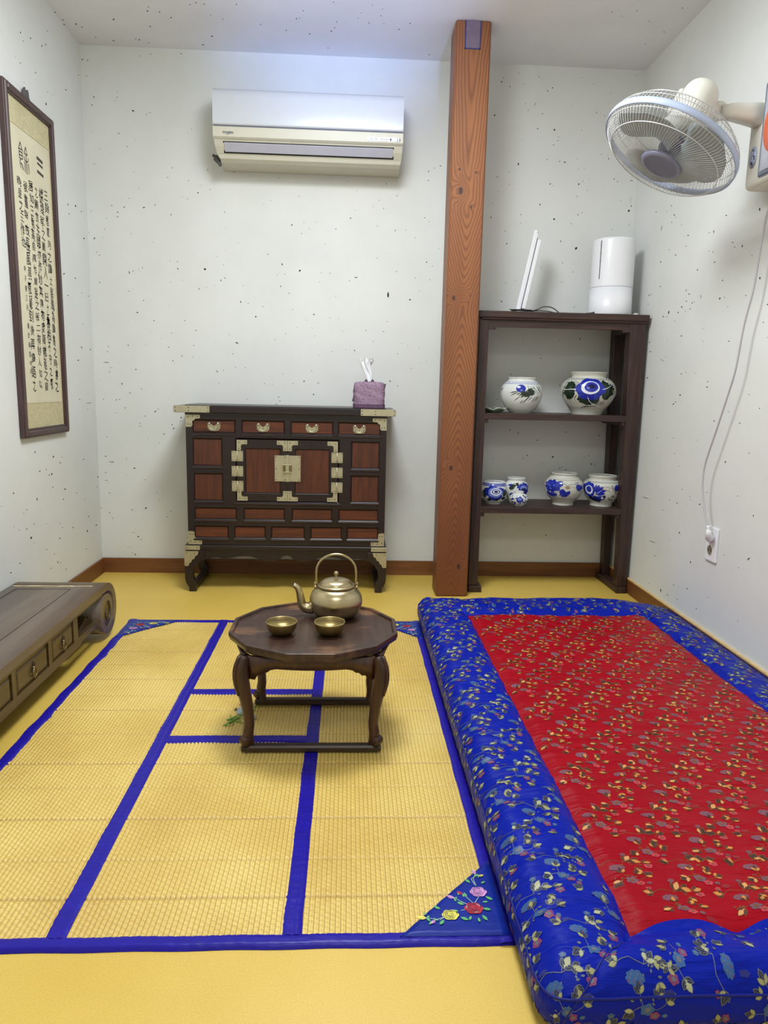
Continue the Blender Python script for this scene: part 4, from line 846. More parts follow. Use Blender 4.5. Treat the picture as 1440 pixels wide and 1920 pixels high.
def humidifier():
    t = thing('humidifier', 'tall white cylindrical humidifier on the right end of the shelf top', 'humidifier', (2.300, -.165, ZT))
    MB().lathe([(.080, 0), (.0905, .004), (.092, .010), (.0905, .120)], n=64).build('water_base', M['white'], t)
    MB().lathe([(.0895, .1195), (.0895, .1215)], n=64, close=False).build('seam', M['ink_grey'], t)
    MB().lathe([(.0905, .1215), (.0895, .310), (.0885, .3185), (.0855, .322), (.070, .321), (.066, .312), (.030, .311), (.001, .311)], n=64, close=False).build('tank', M['white'], t)
    face = math.atan2(CAMY+.165, CAMX-2.3)
    def fn(u, v, l): a = face+math.asin(u); return ((.0902+l)*cos(a), (.0902+l)*sin(a), v)
    P = Paint(fn); u0 = -.60
    for i in range(8): P.poly(0, [(u0, .152+.0198*i), (u0+.030, .152+.0198*i), (u0+.030, .152+.0198*(i+1)), (u0, .152+.0198*(i+1))], .0006, False)
    P.build('level_window', [M['black']], t)
    P = Paint(fn); n = 24; cu, cv, r = -.62, .068, .0085
    for i in range(n):
        a, b = 2*pi*i/n, 2*pi*(i+1)/n
        P.poly(0, [(cu+r*cos(a)/.0905*1.2, cv+r*sin(a)), (cu+r*cos(b)/.0905*1.2, cv+r*sin(b)), (cu+.86*r*cos(b)/.0905*1.2, cv+.86*r*sin(b)), (cu+.86*r*cos(a)/.0905*1.2, cv+.86*r*sin(a))], .0006, False)
    P.build('button_ring', [M['ink_grey']], t)
humidifier()
def adapter():
    t = thing('power_plug', 'small white plug lying on the shelf top right of the humidifier', 'plug', (2.405, -.20, ZT))
    MB().box(-.012, .010, -.010, .010, 0, .016).build('plug_body', M['offwhite'], t, bevel=.005)
    MB().tube([(.010, -.004, .008), (.0175, -.004, .008)], .002, 6).tube([(.010, .004, .008), (.0175, .004, .008)], .002, 6).build('pin', M['steel'], t)
adapter()

# ------------------------------------------------------------------ air conditioner
def aircon():
    X0, X1 = .588, 1.367
    t = thing('air_conditioner', 'white wall-mounted air conditioner with cream lower edge, high on the back wall', 'air conditioner', ((X0+X1)/2, 0, 1.80))
    ox, oz = (X0+X1)/2, 1.80
    def B(mb, name, m, par=None, **k): return shift(mb, ox, 0, oz).build(name, m, par or t, **k)
    def loft(prof, inset, name, m, ends=True, x0=X0, x1=X1):
        mb = MB(); n = len(prof); vs = [(x0+inset[i], p[0], p[1]) for i, p in enumerate(prof)]+[(x1-inset[i]*.35, p[0], p[1]) for i, p in enumerate(prof)]
        mb.add(vs, [(i, i+1, n+i+1, n+i) for i in range(n-1)], True)
        if ends: mb.add(vs, [tuple(range(n)), tuple(range(n, 2*n))[::-1]], False)
        return mb, n
    # chassis
    ch = [(-.002, 2.085), (-.002, 1.812), (-.130, 1.812), (-.150, 1.823), (-.156, 1.836), (-.160, 1.840), (-.178, 1.862), (-.190, 1.884), (-.196, 1.888), (-.202, 1.893), (-.203, 1.930), (-.196, 1.934), (-.190, 1.936), (-.150, 2.06), (-.100, 2.088)]
    ins = [0, .012, .022, .020, .010, .008, .004, .001, 0, 0, 0, 0, .003, .003, .003]
    mb, n = loft(ch, ins, 'x', None); mb.add([], []); vs = mb.v[:2*n]
    mb.f.append((n-1, 0, n, 2*n-1)); mb.mi.append(0); mb.sm.append(False); mb.sm = [False]*len(mb.sm)
    B(mb, 'housing', M['accream'])
    fp = [(-.190, 1.9375), (-.2035, 1.9385), (-.204, 1.945), (-.203, 2.045), (-.196, 2.068), (-.180, 2.080), (-.110, 2.096), (-.03, 2.098), (-.004, 2.092)]
    mb, n = loft(fp, [0]*9, 'x', None); B(mb, 'front_panel', M['acwhite'])
    B(MB().box(X0+.004, X1-.004, -.198, -.185, 1.9335, 1.9385), 'panel_gap', M['ink_grey'])
    # outlet opening and vane, lying on the sloped face
    def sl(u, v, l=0):   # v 0 bottom .. 1 top along slope
        y = -.160-.030*v; z = 1.840+.044*v; return (u, y-l*.82, z-l*.56)
    def slab(a, b, v0, v1, l0, l1):
        P = [sl(a, v0, l0), sl(b, v0, l0), sl(b, v1, l0), sl(a, v1, l0), sl(a+.0, v0, l1), sl(b, v0, l1), sl(b, v1, l1), sl(a, v1, l1)]
        return P, [(3, 2, 1, 0), (4, 5, 6, 7), (0, 1, 5, 4), (1, 2, 6, 5), (2, 3, 7, 6), (3, 0, 4, 7)]
    mb = MB(); mb.add(*slab(X0+.038, X1-.036, .02, .90, -.001, .0012), False); B(mb, 'outlet', M['black'])
    mb = MB(); mb.add(*slab(X0+.042, X1-.040, .14, .84, .0012, .0045), False); B(mb, 'vane', M['acgrey'], bevel=.0015)
    mb = MB().box(X1-.150, X1-.018, -.2045, -.2005, 1.897, 1.912); B(mb, 'display_strip', M['display'])
    mb = MB()
    for i, x in enumerate((-.134, -.128, -.116, -.111, -.092, -.085, -.078, -.071, -.065)): mb.box(X1+x, X1+x+.0035, -.2052, -.204, 1.9035, 1.9065)
    mb.box(X1-.055, X1-.048, -.2052, -.204, 1.900, 1.909); mb.box(X1-.0245, X1-.022, -.2048, -.2025, 1.896, 1.911); mb.box(X1-.015, X1-.012, -.2048, -.2025, 1.899, 1.909)
    B(mb, 'indicator_marks', M['ink_grey'])['kind'] = 'stuff'
    mb = MB().tube([(X0+.010, -.10, 1.826), (X0-.010, -.11, 1.838)], [.016, .012], 10).tube([(X0-.004, -.11, 1.836), (X0-.018, -.115, 1.846)], .006, 8)
    mb.tube([(X0+.002, -.12, 1.83), (X0+.016, -.12, 1.802)], .007, 8)
    B(mb, 'drain_stub', M['rubber'])
    # maker's lettering
    cu = bpy.data.curves.new('lettering', 'FONT'); cu.body = 'WHISEN'; cu.size = .0115; cu.extrude = .0003; cu.offset = .0003; cu.space_character = 1.05
    o = bpy.data.objects.new('lettering', cu); COL.objects.link(o); o.rotation_euler = (pi/2, 0, 0)
    dg = bpy.context.evaluated_depsgraph_get(); me = bpy.data.meshes.new_from_object(o.evaluated_get(dg)); bpy.data.objects.remove(o)
    me.materials.clear(); me.materials.append(M['ink_grey'])
    me.transform(Matrix.Translation((.627-ox, -.2034, 1.9045-oz)) @ Matrix.Rotation(pi/2, 4, 'X'))
    o = bpy.data.objects.new('lettering', me); COL.objects.link(o); o.parent = t
    mb = MB().tube(smooth_path([(.642, -.2034, 1.904), (.648, -.2034, 1.9005), (.655, -.2034, 1.9035)], 4), .0006, 4); B(mb, 'lettering_swoosh', M['ink_grey'])
aircon()

# ------------------------------------------------------------------ framed calligraphy
def glyphs(chars):
    """outline meshes of single characters, centred, one unit high"""
    out = {}; dgs = []
    for ch in sorted(set(chars)):
        cu = bpy.data.curves.new('g', 'FONT'); cu.body = ch; cu.size = 1.0; cu.resolution_u = 2; cu.offset = .004
        o = bpy.data.objects.new('g', cu); COL.objects.link(o); dgs.append((ch, o))
    dg = bpy.context.evaluated_depsgraph_get()
    for ch, o in dgs:
        me = bpy.data.meshes.new_from_object(o.evaluated_get(dg))
        vs = [v.co.copy() for v in me.vertices]; fs = [tuple(p.vertices) for p in me.polygons]
        if vs:
            x0, x1 = min(v.x for v in vs), max(v.x for v in vs); y0, y1 = min(v.y for v in vs), max(v.y for v in vs)
            vs = [((v.x-(x0+x1)/2), (v.y-(y0+y1)/2)) for v in vs]
        out[ch] = (vs, fs); bpy.data.objects.remove(o); bpy.data.meshes.remove(me)
    return out
def calligraphy():
    Y0, Y1, Z0, Z1 = -.788, -.378, .690, 1.868
    t = thing('framed_calligraphy', 'tall brown wooden frame with black brush calligraphy on aged paper, on the left wall', 'framed calligraphy', (0, (Y0+Y1)/2, Z0))
    oy = (Y0+Y1)/2
    def B(mb, name, m, **k): return shift(mb, 0, oy, Z0).build(name, m, t, **k)
    w, d = .032, .024
    def rail(y0, y1, z0, z1, ax):
        mb = MB(); mb.box(.001, d-.006, y0, y1, z0, z1, .001)
        if ax == 'z': mb.box(.001, d, y0+.006, y1-.008, z0+.004, z1-.004, .004)
        else: mb.box(.001, d, y0+.004, y1-.004, z0+.006, z1-.008, .004)
        return mb
    B(rail(Y0, Y0+w, Z0, Z1, 'z'), 'frame_side', M['framew']); B(rail(Y1-w, Y1, Z0, Z1, 'z'), 'frame_side', M['framew'])
    B(rail(Y0+w-.008, Y1-w+.008, Z1-w, Z1, 'y'), 'frame_top', M['framey']); B(rail(Y0+w-.008, Y1-w+.008, Z0, Z0+w, 'y'), 'frame_bottom', M['framey'])
    B(MB().box(.001, .010, Y0+.02, Y1-.02, Z0+.02, Z1-.02), 'silk_mount', M['silk'])
    B(MB().box(.009, .0112, Y0+.052, Y1-.048, .812, 1.748), 'paper', M['scroll'])
    # pale inner border lines
    bl_ = simple('pale_border', (214, 200, 160), 0.7)
    for y in (Y0+w+.006, Y1-w-.009): B(MB().box(.010, .0108, y, y+.0025, Z0+w, Z1-w), 'border_line', bl_)
    B(MB().box(.010, .0118, Y0+w, Y1-w, 1.750, 1.7525), 'border_line', bl_)
    # metal hanger on top
    L = [(-.628, Z1-.004), (-.622, Z1+.010), (-.612, Z1+.018), (-.607, Z1+.030), (-.600, Z1+.036), (-.596, Z1+.024), (-.588, Z1+.022), (-.580, Z1+.034), (-.574, Z1+.028), (-.570, Z1+.010), (-.556, Z1-.004)]
    B(MB().prism(L, 'x', .006, .012), 'hanger', M['rubber'])
    # writing: brush characters; the two large seal characters first
    P = Paint(lambda u, v, l: (.0116+l*.5, u-oy, v-Z0))
    for z, a, b, th in ((1.690, -.536, -.484, .011), (1.672, -.533, -.486, .008), (1.643, -.537, -.483, .010)): P.stroke(0, [(a, z+.003), ((a+b)/2, z), (b, z-.003)], th, th)
    Q = lambda pts, w=.0045: P.stroke(0, pts, w, w*.8, .0004, 3)
    # left part of the seal character
    Q([(-.668, 1.704), (-.680, 1.684), (-.684, 1.676)]); Q([(-.668, 1.704), (-.658, 1.686), (-.650, 1.678)]); Q([(-.680, 1.680), (-.656, 1.682)]); Q([(-.682, 1.672), (-.654, 1.672)])
    Q([(-.680, 1.672), (-.680, 1.650)]); Q([(-.656, 1.672), (-.656, 1.650)]); Q([(-.680, 1.661), (-.656, 1.661)]); Q([(-.680, 1.650), (-.656, 1.650)]); Q([(-.672, 1.648), (-.678, 1.634), (-.670, 1.618)]); Q([(-.672, 1.636), (-.660, 1.630), (-.654, 1.616)], .006)
    # right part
    Q([(-.626, 1.700), (-.640, 1.676)]); Q([(-.626, 1.700), (-.614, 1.674)]); Q([(-.638, 1.676), (-.614, 1.676)]); Q([(-.642, 1.666), (-.640, 1.656), (-.626, 1.652), (-.612, 1.656), (-.610, 1.668)]); Q([(-.626, 1.674), (-.626, 1.610)])
    Q([(-.640, 1.650), (-.644, 1.614)], .003); Q([(-.634, 1.648), (-.636, 1.612)], .003); Q([(-.616, 1.648), (-.614, 1.612)], .003); Q([(-.608, 1.650), (-.604, 1.616)], .003)
    P.build('seal_title', [M['inkfade']], t, 'stuff')
    cols = [(-.468, -.462, 1.600, .850, '三餘者夏月之讀之餘風為讀書之時書之'), (-.515, -.512, 1.592, .860, '櫟理家之顧開人一日之書相不守之夜'),
            (-.558, -.562, 1.590, .850, '之顧言主讀亦作妙其陳有度陣歲能之龍'), (-.600, -.612, 1.598, .858, '居如三教高自真作順是之接二有妙入如以'),
            (-.645, -.668, 1.590, .850, '後畫每夜長風興夜寢到後再讀語之'), (-.695, -.688, 1.590, .352+1.0, '晚是之三作也')]
    G = glyphs(''.join(c[4] for c in cols)+'甲子春三月書於南窓印'); rnd = random.Random(21)
    for y0, y1, za, zb, s in cols:
        mb = MB(); n = len(s)
        for i, ch in enumerate(s):
            vs, fs = G[ch]
            if not vs: continue
            tt = (i+.5)/n; cy = y0+(y1-y0)*tt+rnd.uniform(-.003, .003); cz = za+(zb-za)*tt; step = (za-zb)/n
            sy = rnd.uniform(.024, .040); sz = step*rnd.uniform(.72, 1.12); sh = rnd.uniform(-.25, .05); ph = rnd.uniform(0, 6)
            mb.add([(.0118, cy+sy*(x+.05*sin(7*z+ph))-oy, cz+sz*(z+.06*sin(6*x+ph)+sh*x*.3)-Z0) for x, z in vs], fs, False)
        # running links between characters
        o = mb.build('writing_column', M['ink'], t); o['kind'] = 'stuff'
    mb = MB(); s = '甲子春三月書於南窓'
    for i, ch in enumerate(s):
        vs, fs = G[ch]
        if vs: mb.add([(.0118, -.690+.017*x-oy, 1.280-.033*i-(.03 if i > 4 else 0)+.022*z-Z0) for x, z in vs], fs, False)
    mb.build('signature_column', M['inkfade'], t)['kind'] = 'stuff'
    mb = MB()
    for z in (.955, .925):
        for a, b, c, d in ((-.695, -.681, z-.006, z-.004), (-.695, -.681, z+.004, z+.006), (-.695, -.693, z-.006, z+.006), (-.683, -.681, z-.006, z+.006), (-.689, -.687, z-.004, z+.004)): mb.box(.0112, .0118, a, b, c, d)
    B(mb, 'seal_stamp', simple('faded_seal', (116, 92, 80), 0.8))['kind'] = 'stuff'
calligraphy()

# ------------------------------------------------------------------ low scroll-ended table at the left
def low_table():
    XF, XB = .321, .012; YA, YN = -.812, -2.226; yc0, yc1 = -.912, -2.126; R0 = .100
    t = thing('scroll_end_table', 'long low brown table with rolled scroll ends and small drawers, along the left wall', 'low table', (.165, (YA+YN)/2, 0))
    ox, oy = .165, (YA+YN)/2
    def B(mb, name, m, par=None, **k): return shift(mb, ox, oy, 0).build(name, m, par or t, **k)
    def bandsolid(name, m, x0, x1, ctr_list, th):
        pass
    # top slab whose ends roll down and inwards: a band following a spiral
    def spiral(yc, s):   # s=+1 far end (towards +y)
        pts = []
        for i in range(60):
            a = pi/2 - (i/59)*(pi*2*1.33); r = R0-.013 - .030*(i/59)*(1.33) - .012*(i/59)**2
            pts.append((yc+s*r*cos(a), .100+r*sin(a)))
        return pts
    far = spiral(yc0, 1); near = spiral(yc1, -1)
    line = near[::-1] + [(yc1+(yc0-yc1)*i/6, .187) for i in range(1, 6)] + far
    th = .026
    def band(x0, x1, line, th, taper=True):
        n = len(line); up = []; dn = []
        for i, p in enumerate(line):
            a = line[max(i-1, 0)]; b = line[min(i+1, n-1)]; dy, dz = b[0]-a[0], b[1]-a[1]; L = sqrt(dy*dy+dz*dz)
            w = th/2
            if taper: w *= max(.35, min(1, .35+i/25, .35+(n-1-i)/25))
            up.append((p[0]-dz/L*w, p[1]+dy/L*w)); dn.append((p[0]+dz/L*w, p[1]-dy/L*w))
        mb = MB()
        vs = [(x0, *p) for p in up]+[(x0, *p) for p in dn]+[(x1, *p) for p in up]+[(x1, *p) for p in dn]; fs = []; sm = []
        for i in range(n-1):
            fs += [(i, i+1, n+i+1, n+i)[::-1], (2*n+i, 2*n+i+1, 3*n+i+1, 3*n+i)]
        mb.add(vs, fs, False)
        fs = []
        for i in range(n-1): fs += [(i, 2*n+i, 2*n+i+1, i+1)[::-1], (n+i, n+i+1, 3*n+i+1, 3*n+i)[::-1]]
        o = len(mb.v)-4*n
        for f in fs: mb.f.append(tuple(o+k for k in f)); mb.mi.append(0); mb.sm.append(True)
        for k, e in ((0, 0), (n-1, n-1)): mb.add([vs[k], vs[n+k], vs[3*n+k], vs[2*n+k]], [(0, 1, 2, 3)], False)
        return mb
    B(band(XB, XF, line, th), 'rolled_top', M['scrolltop'])
    # carved spiral core shown on the front of each scroll
    for nm, yc, s in (('scroll_carving', yc0, 1), ('scroll_carving', yc1, -1)):
        mb = MB(); pts = [(yc+s*.047*cos(a), .095+.047*sin(a)) for a in [2*pi*i/32 for i in range(32)]]
        mb.prism(pts if True else pts, 'x', XF-.014, XF-.004)
        mb.tube([(XF-.003, yc+s*(.034-.0035*i*.5)*cos(.9-i*.33), .095+(.040-.0038*i*.5)*sin(.9-i*.33)) for i in range(20)], [.0048-.00015*i for i in range(20)], 8)
        B(mb, nm, M['scrollw'])
        # wave-shaped bracket seen through the end opening
        mb = MB(); q = [(yc-s*.075, .098), (yc-s*.100, .112), (yc-s*.118, .108), (yc-s*.128, .124), (yc-s*.140, .110), (yc-s*.165, .100), (yc-s*.215, .082), (yc-s*.235, .075), (yc-s*.090, .072), (yc-s*.06, .078)]
        mb.prism(q, 'x', XF-.060, XF-.030); B(mb, 'carved_bracket', M['scrollw'], bevel=.004)
    # apron frame with openings
    zb, zt = .068, .186
    dr = [(-1.387, -1.222), (-1.612, -1.409), (-1.812, -1.634)]; op = [(-1.186, -.985), (-2.05, -1.85)]
    mb = MB(); x0, x1 = XF-.016, XF-.003
    ya, yb = -.985, -2.052
    mb.box(x0, x1, yb-.03, ya+.03, .166, zt)
    mb.box(x0, x1, -1.85, -1.186, zb, .094); 
    ys = [-1.186, -1.222, -1.387, -1.409, -1.612, -1.634, -1.812, -1.850]
    for i in range(0, 8, 2): mb.box(x0, x1, ys[i+1], ys[i], .094, .166)
    # thin foot strip under the end openings, rising in an arc
    for a, b, s in ((-1.186, -.985, 1), (-1.85, -2.05, -1)):
        mb.prism([(a, zb), (a+s*.02, zb+.002), (a+s*.03, zb+.008), (b, zb+.010), (b, zb+.026), (a+s*.05, zb+.030), (a, zb+.030)], 'x', x0, x1)
    B(mb, 'front_frame', M['scrollw'])
    mb = MB().box(XB+.005, XB+.016, yb, ya, zb, zt); B(mb, 'back_board', M['scrollw'])
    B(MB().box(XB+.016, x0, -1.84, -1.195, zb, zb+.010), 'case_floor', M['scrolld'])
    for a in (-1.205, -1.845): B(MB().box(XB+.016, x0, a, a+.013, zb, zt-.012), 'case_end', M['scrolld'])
    for a, b in dr:
        d = B(MB().box(x0-.004, x1-.005, a+.002, b-.002, .096, .164, .001).box(x0, x1-.001, a+.010, b-.010, .103, .156, .003).box(x0, x1-.0005, a+.014, b-.014, .1505, .1525), 'drawer', M['scrollw'])
        cy = (a+b)/2; mb = MB()
        mb.tube([(x1+.004, cy+.012*cos(q), .118+.012*sin(q)) for q in [2*pi*i/16 for i in range(16)]], .0022, 6, True)
        mb.ball((x1+.001, cy, .131), .005, 8, 6); mb.mat(1)
        for k in range(5):
            q = 2*pi*k/5+pi/2; mb.ball((x1-.001, cy+.010*cos(q), .134+.010*sin(q)), .007, 8, 5, (.3, 1, 1))
        B(mb, 'drawer_pull', [M['brass'], M['scrolld']], d)
    # inlaid panel lines and bare worn strip on the top
    z = .2002; e = .0014
    for (xa, xb, ya_, yb_) in ((.045, .226, -.990-e, -.990+e), (.045, .226, -2.05-e, -2.05+e), (.045-e, .045+e, -2.05, -.99), (.226-e, .226+e, -2.05, -.99)): B(MB().box(xa, xb, ya_, yb_, z-.001, z+.0003), 'inlay_line', M['scrolld'])
    mb = MB(); rnd = random.Random(4); pts = []
    n = 24
    for i in range(n+1): pts.append((.02+.265*i/n, -.950+rnd.uniform(-.002, .003)))
    for i in range(n, -1, -1): pts.append((.02+.265*i/n, -.9575+rnd.uniform(-.003, .001)+.004*(i > 18)))
    mb.prism(pts[::-1], 'z', z-.0004, z+.0005); B(mb, 'worn_strip', M['worn'])
    B(MB().box(XB, XF-.02, -.940, -.915, z-.001, z+.0004), 'end_batten', M['scrollw'])
low_table()

# ------------------------------------------------------------------ small tea table
TX, TY, TZ = 1.078, -1.602, .280
MATZ = .0086
def tea_table():
    t = thing('tea_table', 'small dark twelve-sided wooden tea table with curved legs, standing on the mat', 'table', (TX, TY, MATZ))
    z0 = MATZ
    def B(mb, name, m, **k): mb.v = [(v[0], v[1], v[2]-z0) for v in mb.v]; return mb.build(name, m, t, **k)
    def gon(k, z, sx=.2195, sy=.2125): return [(k*sx*cos(radians(15+30*i)), k*sy*sin(radians(15+30*i)), z) for i in range(12)]
    mb = MB(); rings = [gon(.90, TZ-.024), gon(.985, TZ-.012), gon(1.0, TZ-.002), gon(1.0, TZ+.007), gon(.955, TZ+.008), gon(.945, TZ), ]
    vs = sum(rings, []); fs = []
    for k in range(5):
        for i in range(12): j = (i+1) % 12; fs.append((k*12+i, k*12+j, k*12+12+j, k*12+12+i))
    fs.append(tuple(range(60, 72))); fs.append(tuple(range(12))[::-1])
    mb.add(vs, fs, False); o = B(mb, 'top', M['tabletop'], bevel=.0015)
    # apron: four bowed boards with scalloped lower edges
    def apron(p0, p1, zt, lean_):
        mb = MB(); n = 40; d = Vector((p1[0]-p0[0], p1[1]-p0[1], 0)); nrm = Vector((d.y, -d.x, 0)).normalized()
        V = []
        for i in range(n+1):
            u = i/n; v = abs(u-.5)*2; e = 1-v
            zlow = TZ-.048
            if e < .10: zlow = TZ-.084
            elif e < .42:
                q = (e-.10)/.32; zlow = TZ-.080+.026*q+.005*abs(sin(q*3*pi))
            else: zlow = TZ-.051
            base = Vector((p0[0], p0[1], 0))+d*u+nrm*.030*(1-v*v)
            for zz, k in ((zt, 1.0), (zlow, 0.0)):
                q = base+nrm*(lean_*k); V.append((q.x, q.y, zz)); V.append((q.x-nrm.x*.010, q.y-nrm.y*.010, zz))
        F = []
        for i in range(n):
            a, b = 4*i, 4*i+4; F += [(a, a+2, b+2, b), (a+1, b+1, b+3, a+3), (a, b, b+1, a+1), (a+2, a+3, b+3, b+2)]
        F += [(0, 1, 3, 2), (4*n, 4*n+2, 4*n+3, 4*n+1)]
        mb.add(V, F, True); return mb
    hx, hy = .152, .133
    for a, b in (((-hx, -hy), (hx, -hy)), ((hx, -hy), (hx, hy)), ((hx, hy), (-hx, hy)), ((-hx, hy), (-hx, -hy))):
        B(apron(a, b, TZ-.020, .016), 'apron', M['tablew'])
    # legs: tiger-leg curve, broad at the knee, slim ankle, outward scroll foot
    prof = [(.016, .258, .014, .018), (.024, .236, .017, .019), (.026, .212, .019, .019), (.023, .188, .019, .0185), (.017, .160, .017, .017), (.011, .130, .015, .015), (.007, .100, .0135, .0135), (.005, .078, .013, .013), (.008, .058, .014, .013), (.008, .045, .013, .013), (.004, .030, .011, .012), (.002, .016, .011, .012)]
    for sx in (-1, 1):
        for sy in (-1, 1):
            mb = MB(); n = len(prof); V = []; d = Vector((sx*.8, sy*.6, 0)).normalized(); e = Vector((-d.y, d.x, 0)); c = Vector((sx*.148, sy*.128, 0))
            P = smooth_path([Vector((o_, z_, 0)) for o_, z_, a_, b_ in prof], 4); A = smooth_path([Vector((a_, b_, 0)) for o_, z_, a_, b_ in prof], 4)
            for p, q in zip(P, A):
                for k in range(12):
                    th = 2*pi*k/12; cs, sn = cos(th), sin(th); r = (abs(cs)**3.2+abs(sn)**3.2)**(-1/3.2)
                    w = c+d*(p.x+q.x*cs*r*.9)+e*(q.y*.8*sn*r); V.append((w.x, w.y, p.y))
            F = []
            m = len(P)
            for k in range(m-1):
                for i in range(12): j = (i+1) % 12; F.append((k*12+i, k*12+12+i, k*12+12+j, k*12+j))
            F += [tuple(range(12)), tuple(range((m-1)*12, m*12))[::-1]]
            mb.add(V, F, True)
            # carved ridge running down the corner and the scroll at the foot
            ridge = [c+d*(o_+a_*.93)+Vector((0, 0, z_)) for o_, z_, a_, b_ in prof[:5]]
            mb.tube(smooth_path(ridge, 3), [.0055-.0001*i for i in range(13)], 6)
            mb.lathe([(.0001, -.012), (.0105, -.012), (.0120, -.010), (.0120, .010), (.0105, .012), (.0001, .012)], c+d*.017+Vector((0, 0, .038)), 16, Matrix.Rotation(math.atan2(d.y, d.x), 4, 'Z') @ Matrix.Rotation(pi/2, 4, 'X'), True, False)
            o = B(mb, 'leg', M['tablew'])
    for sy in (-1, 1):
        B(MB().box(-.172, .172, sy*.133-.012, sy*.133+.012, z0+.0003, z0+.017, .004), 'foot_bar', M['tablex'])
tea_table()

def brassy(name, c, rough, v=0.06):
    n = NT(name); w = n.coord((2, 2, 60)); f = n.noise(w, 3, 4, 0.6); cc = lin(c)
    n.set(n.ramp(f, [(0.3, tuple(k*(1-v) for k in cc[:3])+(1,)), (0.7, tuple(min(1, k*(1+v)) for k in cc[:3])+(1,))]), n.math('MULTIPLY_ADD', f, 0.12, rough-.06), 1.0)
    n.b.inputs['Anisotropic'].default_value = 0.3; return n.m
M['kettle'] = brassy('brushed_pale_brass', (186, 172, 136), 0.30)
M['bowl'] = brassy('yellow_brass', (156, 136, 84), 0.36)
def kettle():
    t = thing('tea_kettle', 'rounded pale brass kettle with tall hoop handle and curved spout, on the tea table', 'kettle', (1.131, -1.505, TZ+.0004), 0)
    body = [(.040, 0), (.050, .003), (.063, .016), (.0705, .035), (.0715, .048), (.067, .064), (.057, .077), (.046, .0835)]
    MB().lathe(resample(body, 5)+[(.046, .0835), (.0475, .0850), (.0470, .0885), (.044, .0890)], n=56).build('body', M['kettle'], t)
    MB().lathe([(.0495, .0862), (.0500, .0880), (.0480, .0895)]+resample([(.0445, .0895), (.043, .094), (.036, .1005), (.022, .1055), (.006, .107)], 4)+[(.0001, .107)], n=56, close=False).build('lid', M['kettle'], t)
    MB().lathe(resample([(.0035, .106), (.0026, .110), (.0032, .114), (.0060, .1165), (.0066, .121), (.0045, .125), (.0001, .126)], 3), n=20, close=False).build('lid_knob', M['kettle'], t)
    # spout to the left
    pth = smooth_path([(-.062, .0, .022), (-.078, 0, .022), (-.091, -.0, .031), (-.095, 0, .048), (-.099, 0, .066), (-.105, 0, .080), (-.115, 0, .087)], 5)
    n = len(pth); rs = [.0160-(.0160-.0068)*(i/(n-1))**.8 for i in range(n)]
    mb = MB().tube(pth, rs, 16); mb.build('spout', M['kettle'], t)
    MB().tube([(-.1135, 0, .0865), (-.1165, 0, .0885)], [.0052, .0040], 12).build('spout_opening', M['black'], t)
    for s in (-1, 1):
        mb = MB().tube(smooth_path([(s*.053, .0, .078), (s*.056, 0, .086), (s*.0565, 0, .096)], 3), [.0042, .004, .004, .0036, .0034, .0032, .003], 10)
        mb.ball((s*.0555, -.004, .083), .0042, 10, 6); mb.build('handle_lug', M['kettle'], t)
    hp = [(-.0535, 0, .086), (-.054, 0, .105), (-.0535, 0, .124)]+[(-.053*cos(pi*i/16), 0, .126+.047*sin(pi*i/16)) for i in range(0, 17)]+[(.0535, 0, .124), (.054, 0, .105), (.0535, 0, .086)]
    MB().tube(smooth_path(hp, 2), .0029, 12).build('handle', M['kettle'], t)
kettle()
def cup(x, y, label):
    t = thing('brass_bowl', label, 'bowl', (x, y, TZ), 0, 'brass bowls on the tea table')
    out = resample([(.016, 0), (.0225, .0015), (.032, .010), (.0375, .022), (.0385, .0335)], 4)
    ins = [(r-.0016, z) for r, z in out[::-1] if z > .003]+[(.014, .0028), (.0001, .0026)]
    MB().lathe(out, n=48).lathe(ins, n=48, close=False).build('bowl', M['bowl'], t)
    MB().tube([(.0381*cos(a), .0381*sin(a), .0337) for a in [2*pi*i/48 for i in range(48)]], .0011, 8, True).build('rim', brassy('bright_rim', (206, 190, 140), 0.26), t)
cup(.998, -1.652, 'small brass bowl on the tea table, the left one, away from the kettle')
cup(1.118, -1.652, 'small brass bowl on the tea table, directly in front of the kettle')

